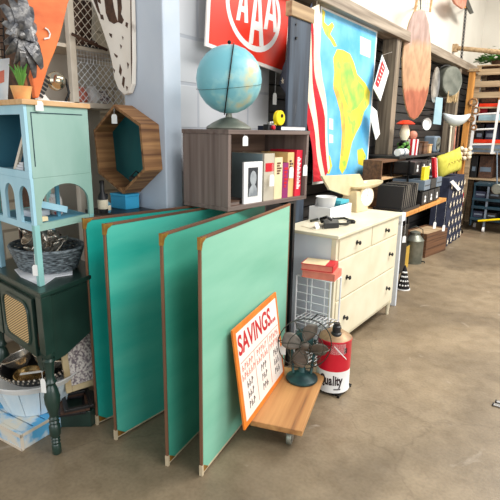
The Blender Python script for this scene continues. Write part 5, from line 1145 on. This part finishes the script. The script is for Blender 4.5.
# oval ironing-board like plank hanging in front of the booth
n_ = V((.72, -.69, 0)).normalized(); pc = V((-1.66, 5.45, 2.2))
t = thing('oval_board', 'long oval worn wooden board hanging on the booth beam', 'board', AP(416, 60, pc, n_))
q = [(425, 11), (429, 24), (431, 45), (431, 64), (429.8, 80), (428, 93), (425.5, 103), (422, 111), (418, 117), (414, 119.5), (410, 117), (407, 110), (405, 101), (403.5, 90), (402.6, 76), (402.5, 58), (405, 40), (409.5, 22), (414, 12), (420, 9.5)]
m_oval = bpy.data.materials.new('worn_three_tone_wood'); m_oval.use_nodes = True
def _ov():
    nt = m_oval.node_tree; N = nt.nodes.new; L = nt.links.new; b = nt.nodes['Principled BSDF']; tc = N('ShaderNodeTexCoord'); sp = N('ShaderNodeSeparateXYZ'); L(tc.outputs['Object'], sp.inputs[0])
    nz = N('ShaderNodeTexNoise'); nz.inputs['Scale'].default_value = 14; mp = N('ShaderNodeMapping'); mp.inputs['Scale'].default_value = (2, 2, .5); L(tc.outputs['Object'], mp.inputs[0]); L(mp.outputs[0], nz.inputs['Vector'])
    m1 = N('ShaderNodeMath'); m1.operation = 'MULTIPLY_ADD'; m1.inputs[1].default_value = .12; L(nz.outputs[0], m1.inputs[0]); L(sp.outputs[2], m1.inputs[2])
    mr = N('ShaderNodeMapRange'); mr.inputs[1].default_value = -.6; mr.inputs[2].default_value = .6; L(m1.outputs[0], mr.inputs[0])
    rp = N('ShaderNodeValToRGB'); e = rp.color_ramp.elements; e[0].position = 0; e[0].color = lin((186, 104, 74)); e[1].position = 1; e[1].color = lin((196, 170, 160))
    for p_, c in ((.29, (190, 112, 82)), (.33, (206, 158, 118)), (.66, (212, 172, 136)), (.72, (190, 160, 148))): k = e.new(p_); k.color = lin(c)
    L(mr.outputs[0], rp.inputs[0])
    r2 = N('ShaderNodeValToRGB'); e = r2.color_ramp.elements; e[0].position = .35; e[0].color = (.62, .6, .58, 1); e[1].position = .6; e[1].color = (1, 1, 1, 1); L(nz.outputs[0], r2.inputs[0])
    mx_ = N('ShaderNodeMix'); mx_.data_type = 'RGBA'; mx_.blend_type = 'MULTIPLY'; mx_.inputs[0].default_value = .7; L(rp.outputs[0], mx_.inputs[6]); L(r2.outputs[0], mx_.inputs[7]); L(mx_.outputs[2], b.inputs['Base Color']); b.inputs['Roughness'].default_value = .7
_ov()
MB().prism([AP(u, v, pc, n_) for u, v in q], -n_*.025).build('plank', m_oval, t, world=True, bevel=.004)
ce = AP(416.5, 62, pc, n_); MB().tube([AP(u, v, pc, n_)+n_*.001-n_*.012 for u, v in q], .006, 6, True).build('edge_band', m_rope, t, True, world=True)
a = AP(421, 12, pc, n_); MB().tube([a-n_*.01, a+Z*.12-n_*.03, AX(424, -8, -1.95)], .006, 6).build('hanger', m_wire, t, True, world=True)
t = thing('wire_screen', 'pale wooden frame strung with wire hanging above the oval board', 'frame', AP(424, 0, pc, n_)); pd = pc-n_*.06
MB().beam(AP(414, 16, pd, n_), AP(419, -12, pd, n_), .02, .02).build('frame_bar', m_topw, t, world=True); MB().beam(AP(430, 12, pd, n_), AP(433, -12, pd, n_), .02, .02).build('frame_bar', m_topw, t, world=True)
b = MB()
for k in range(6): b.tube([AP(416+.3*k, 12-4*k, pd, n_), AP(430+.4*k, 11-4*k, pd, n_)], .004, 5); b.tube([AP(418+2.2*k, 12, pd, n_), AP(421+2.1*k, -12, pd, n_)], .003, 5)
b.build('wires', m_lock, t, world=True)
a = AP(417, 6, pd, n_); MB().tube([a, AX(417, 6, -2.02)], .008, 6).build('hanger', m_wire, t, world=True)

# pole, chain and hung fish in the upper right
pa, pb_ = AX(456.5, 48, -1.78), None
t = thing('wooden_pole', 'pale wooden pole reaching out from the upper wall above the shelf', 'pole', AX(456.5, 48, -1.98)); a = AX(456, 48, -1.98); e_ = AY(520, 54, a.y-.05)
MB().tube([a, e_], [.03, .034], 12).build('pole', m_pine2, t, True, world=True); MB().box(a.x-.05, a.x+.02, a.y-.05, a.y+.05, a.z-.05, a.z+.05).build('wall_plate', m_pine2, t, world=True)
t = thing('hanging_chain', 'dark chain hanging down the white wall to the beam', 'chain', AX(463, 35, -1.84)); A, B = AX(466, 8, -1.84), AX(461, 62, -1.84); n = 30
b = MB()
for k in range(n):
    c = A.lerp(B, k/n); o_ = Y if k % 2 else X; b.tube(ring(c, .016, o_, Z*1.5, 10), .004, 5, True)
b.build('links', m_blackm, t, True, world=True); MB().tube([A, AX(466, 8, -2.03)], .008, 6).build('wall_hook', m_blackm, t, world=True)
t = thing('wooden_fish', 'pinkish carved fish hanging high on the white wall', 'carving', AX(464, 6, -1.84)); pc = AX(463, 5, -1.82)
MB().prism([AX(u, v, -1.80) for u, v in ((452, -4), (458, -8), (468, -6), (466, 6), (463, 9), (456, 4))], (-.03, 0, 0)).build('body', m_fish, t, world=True, bevel=.006); MB().prism([AX(u, v, -1.81) for u, v in ((464, 2), (468, -2), (474, 13), (471, 14))], (-.02, 0, 0)).build('tail', m_wire, t, world=True, bevel=.004); MB().prism([AX(u, v, -1.82) for u, v in ((463, -8), (467, -8), (466, 8), (463, 8))], (-.02, 0, 0)).build('fin', m_orwood, t, world=True)
a = AX(462, 2, -1.84); MB().tube([a, AX(462, 2, -2.03)], .008, 6).build('wall_hook', m_blackm, t, world=True)

# ------------------------------------------------------------------ far shelf units
SY = 8.62
ps = thing('pallet_shelf', 'tall pale pallet wood shelf at the end of the aisle', 'shelf', (-1.2, SY, 0)); sxl, sxr = -1.84, -.7
for x in (sxl, sxr): 
    for y in (SY, SY+.45): MB().box(x, x+.07, y, y+.05, 1.02 if False else 0, 2.52).build('post', m_pallet, ps, world=True, bevel=.003)
for v in (72, 84, 95): z = AY(490, v, SY).z; MB().box(sxl, sxr+.07, SY-.02, SY, z-.045, z+.045).build('slat', m_pallet, ps, world=True, bevel=.002)
ZB = [AY(490, v, SY).z for v in (107.5, 121.5, 144, 153.5, 180)]
for z in ZB: MB().box(sxl, sxr+.07, SY+.001, SY+.5, z-.012, z+.012).build('shelf_board', m_pallet, ps, world=True)
MB().box(sxl, sxr+.07, SY+.5, SY+.52, 0, 2.5).build('back_panel', m_brown, ps, world=True); z = AY(490, 68, SY).z; MB().box(sxl, sxr+.07, SY, SY+.5, z+.03, z+.05).build('top_board', m_pallet, ps, world=True); ptz = z+.05
trim = lambda m: (lambda t, x0, x1, y, z0, z1: MB().box(x0+.02, x1-.02, y-.004, y, z0+(z1-z0)*.3, z0+(z1-z0)*.5).build('front_band', m, t, world=True))
def far(u0, u1, zi, h, y, d, m, name, lab, cat, group=None, extra=None):
    x0, x1 = AY(u0, 120, y).x, AY(u1, 120, y).x; x0 = max(x0, sxl+.075); x1 = min(x1, sxr-.005); z0 = ZB[zi]+.0125
    t = thing(name, lab, cat, ((x0+x1)/2, y, z0), 0, group); MB().box(x0, x1, y, y+d, z0, z0+h).build('body', m, t, world=True, bevel=.006)
    if extra: extra(t, x0, x1, y, z0, z0+h)
far(477, 530, 0, .05, SY+.006, .12, m_lampred, 'red_board', 'bright red board laid on the upper shelf tier', 'board')
far(478, 530, 1, .10, SY+.006, .12, m_pale_board, 'blue_board', 'pale blue grey board laid below the upper red board', 'board')
far(476, 530, 2, .055, SY+.006, .12, m_lampred, 'red_board', 'bright red board on the lower tier behind the white ladder', 'board')
far(474, 530, 3, .13, SY+.006, .3, m_greymet, 'grey_bin', 'long grey blue bin on the lower tier behind the white ladder', 'bin', extra=trim(m_zinc))
far(478, 494, 0, .26, SY+.14, .3, m_brown, 'dark_box', 'dark brown box on the top tier of the pallet shelf', 'box', extra=trim(m_trunk))
far(495, 520, 0, .30, SY+.14, .3, m_orwood, 'orange_box', 'orange wooden box at the right of the top tier', 'box', extra=trim(m_topw))
for u0, u1, m, lab in ((477, 486, m_reddeep, 'maroon box in the shelf gap under the top red board'), (488, 497, m_brown, 'brown box in the shelf gap under the top red board')): far(u0, u1, 1, .2, SY+.14, .3, m, 'storage_box', lab, 'box', 'boxes in the pallet shelf', trim(m_lock))
for u0, u1, m, lab in ((476, 485, m_black, 'black box above the lower red board'), (487, 500, m_navy, 'navy box above the lower red board')): far(u0, u1, 2, .3, SY+.14, .3, m, 'storage_box', lab, 'box', 'boxes in the pallet shelf', trim(m_greymet))
for u0, u1, m, lab in ((474, 483, m_black, 'black box on the shelf tier just above the dark teal cart'), (485, 499, m_brown, 'brown box on the shelf tier just above the dark teal cart')): far(u0, u1, 4, .36, SY+.1, .3, m, 'storage_box', lab, 'box', 'boxes in the pallet shelf', trim(m_greymet))
# white ladder against it
la = thing('white_ladder', 'short white wooden ladder leaning on the pallet shelf', 'ladder', AY(485, 150, SY-.08)); 
A0, A1, B0, B1 = AY(470, 152, SY-.15), AY(477, 102, SY-.08), AY(492, 152, SY-.15), AY(500, 100, SY-.08)
MB().beam(A0, A1, .035, .03, Y).build('rail', m_whitep, la, world=True); MB().beam(B0, B1, .035, .03, Y).build('rail', m_whitep, la, world=True)
for f_ in (.15, .45, .75): MB().tube([A0.lerp(A1, f_), B0.lerp(B1, f_)], .014, 8).build('rung', m_whitep, la, True, world=True)
for s_ in (A0, B0): MB().box(s_.x-.02, s_.x+.02, s_.y-.02, SY, s_.z-.03, s_.z).build('hook', m_whitep, la, world=True)
# plant on the shelf top
pl_ = thing('trailing_plant', 'bushy green plant on top of the pallet shelf', 'plant', (AY(496, 66, SY+.15).x, SY+.2, ptz)); MB().lathe([(0, 0), (.07, 0), (.09, .1), (.08, .1), (0, .09)], 20).build('pot', m_trunk, pl_, smooth=True)
b = MB()
for k in range(420):
    a = random.random()*6.28; r = .26*random.random()**.6; zz = .06+.24*random.random()*(1.1-r/.25); c = V((r*math.cos(a)*1.1, r*math.sin(a)*.7-.05, zz)); d = V((math.cos(a), math.sin(a), random.uniform(-.4, .6)))*.075; s_ = V((-d.y, d.x, 0)).normalized()*.03 
    v_ = [b.bm.verts.new(p) for p in (c, c+d*.5+s_, c+d, c+d*.5-s_)]; b._f(v_)
b.build('leaves', m_plant, pl_)
# dark teal cart
ct_ = thing('teal_cart', 'dark teal metal shelf cart on casters below the pallet shelf', 'cart', (-1.2, 8.2, 0)); CY = 8.2; xl, xr = AY(472, 200, CY).x, -.85
for x, y in ((xl, CY), (AY(486, 200, CY).x, CY), (xl, CY+.38), (xr, CY), (xr, CY+.38)): MB().box(x, x+.03, y, y+.03, .09, AY(480, 183, CY).z).build('post', m_teald if x == xl else m_greymet, ct_, world=True)
for v in (185, 200, 208, 220): z = AY(485, v, CY).z; MB().box(xl, xr+.03, CY-.005, CY+.41, z-.02, z+.02).build('shelf_tray', m_teald, ct_, world=True, bevel=.004)
for x, y in ((AY(486, 200, CY).x, CY), (xr, CY), (xl, CY+.36), (xr, CY+.36)): MB().lathe([(0, -.015), (.04, -.015), (.042, 0), (.04, .015), (0, .015)], 20, Matrix.Translation((x+.015, y+.01, .042)) @ Matrix.Rotation(PI/2, 4, 'Y')).build('caster', m_whitep, ct_, True, world=True)
MB().box(xl, xl+.01, CY, CY+.4, .1, .75).build('side_panel', m_teald, ct_, world=True); MB().box(xl, xr, CY+.395, CY+.41, .1, .75).build('back_panel', m_black, ct_, world=True)
zt = AY(485, 200, CY).z; z3 = AY(485, 220, CY).z
def bin_(u0, u1, z, h, m, lab):
    x0, x1 = AY(u0, 200, CY).x, AY(u1, 200, CY).x; t = thing('storage_bin', lab, 'bin', ((x0+x1)/2, CY+.05, z), 0, 'bins on the dark teal cart'); MB().box(x0, x1, CY+.04, CY+.34, z, z+h).build('body', m, t, world=True, bevel=.006); MB().box(x0+.02, x1-.02, CY+.036, CY+.04, z+h*.4, z+h*.65).build('label_strip', m_greymet, t, world=True)
bin_(473.5, 485, zt+.021, .10, m_navy, 'navy bin on the upper tier of the dark teal cart'); bin_(488, 499, zt+.021, .11, m_black, 'black bin on the upper tier of the dark teal cart')
bin_(474, 485, z3+.021, .1, m_navy, 'navy bin on the bottom tier of the dark teal cart'); bin_(488, 498, z3+.021, .09, m_black, 'black bin on the bottom tier of the dark teal cart')
t = thing('yellow_rod', 'yellow rod lying along the front of the cart bottom tier', 'rod', AY(490, 219, CY-.02)); MB().tube([AY(478, 221, CY-.02), AY(510, 218.5, CY-.02)], .016, 8).build('rod', m_yellow, t, True, world=True)
t = thing('strainer', 'long handled metal strainer hanging on the right of the teal cart', 'strainer', AY(497, 180, CY-.05)); MB().tube([V((AY(497, 152, CY-.06).x, SY, AY(497, 152, CY-.06).z)), AY(497, 152, CY-.06), AY(497, 184, CY-.06)], .01, 8).build('handle', m_greymet, t, True, world=True)
c = AY(497, 189, CY-.06); MB().lathe([(0, 0), (.07, 0), (.08, .02), (.07, .03), (0, .03)], 20, Matrix.Translation(c) @ Matrix.Rotation(PI/2, 4, 'X')).build('bowl', m_zinc, t, True, world=True)

# small grey clip at the frame's edge on the floor
p = AZ(499, 407, 0); t = thing('floor_clamp', 'silver and black clamp on the bare floor at the right edge', 'clamp', p)
MB().box(-.03, .12, -.012, .012, 0, .012).build('lower_bar', m_steel, t, bevel=.003); MB().box(-.02, .12, .02, .04, 0, .02).build('upper_bar', m_steel, t, bevel=.003); MB().box(-.035, -.028, -.012, .012, 0, .012).box(-.026, -.02, .02, .04, 0, .02).build('rubber_tip', m_black, t)

# ------------------------------------------------------------------ light
w = bpy.data.worlds.new('world'); bpy.context.scene.world = w; w.use_nodes = True
w.node_tree.nodes['Background'].inputs[0].default_value = (.93, .97, 1, 1); w.node_tree.nodes['Background'].inputs[1].default_value = .5
def area(name, loc, size, energy, rot=(0, 0, 0), col=(1, .97, .92)):
    l = bpy.data.lights.new(name, 'AREA'); l.shape = 'RECTANGLE'; l.size, l.size_y = size; l.energy = energy; l.color = col
    o = bpy.data.objects.new(name, l); C.objects.link(o); o.location = loc; o.rotation_euler = rot; return o
area('ceiling_light', (1.1, 3.0, 4.4), (1.6, 4), 150); area('ceiling_light', (.9, 6.2, 4.4), (1.6, 4), 400)
area('shop_window', (4.6, .5, 2.2), (2.6, 5), 170, (0, math.radians(80), 0), (1, .98, .95))
area('shop_window', (-.6, -4.2, 2.2), (6, 2.6), 115, (math.radians(82), 0, 0), (.94, .97, 1))
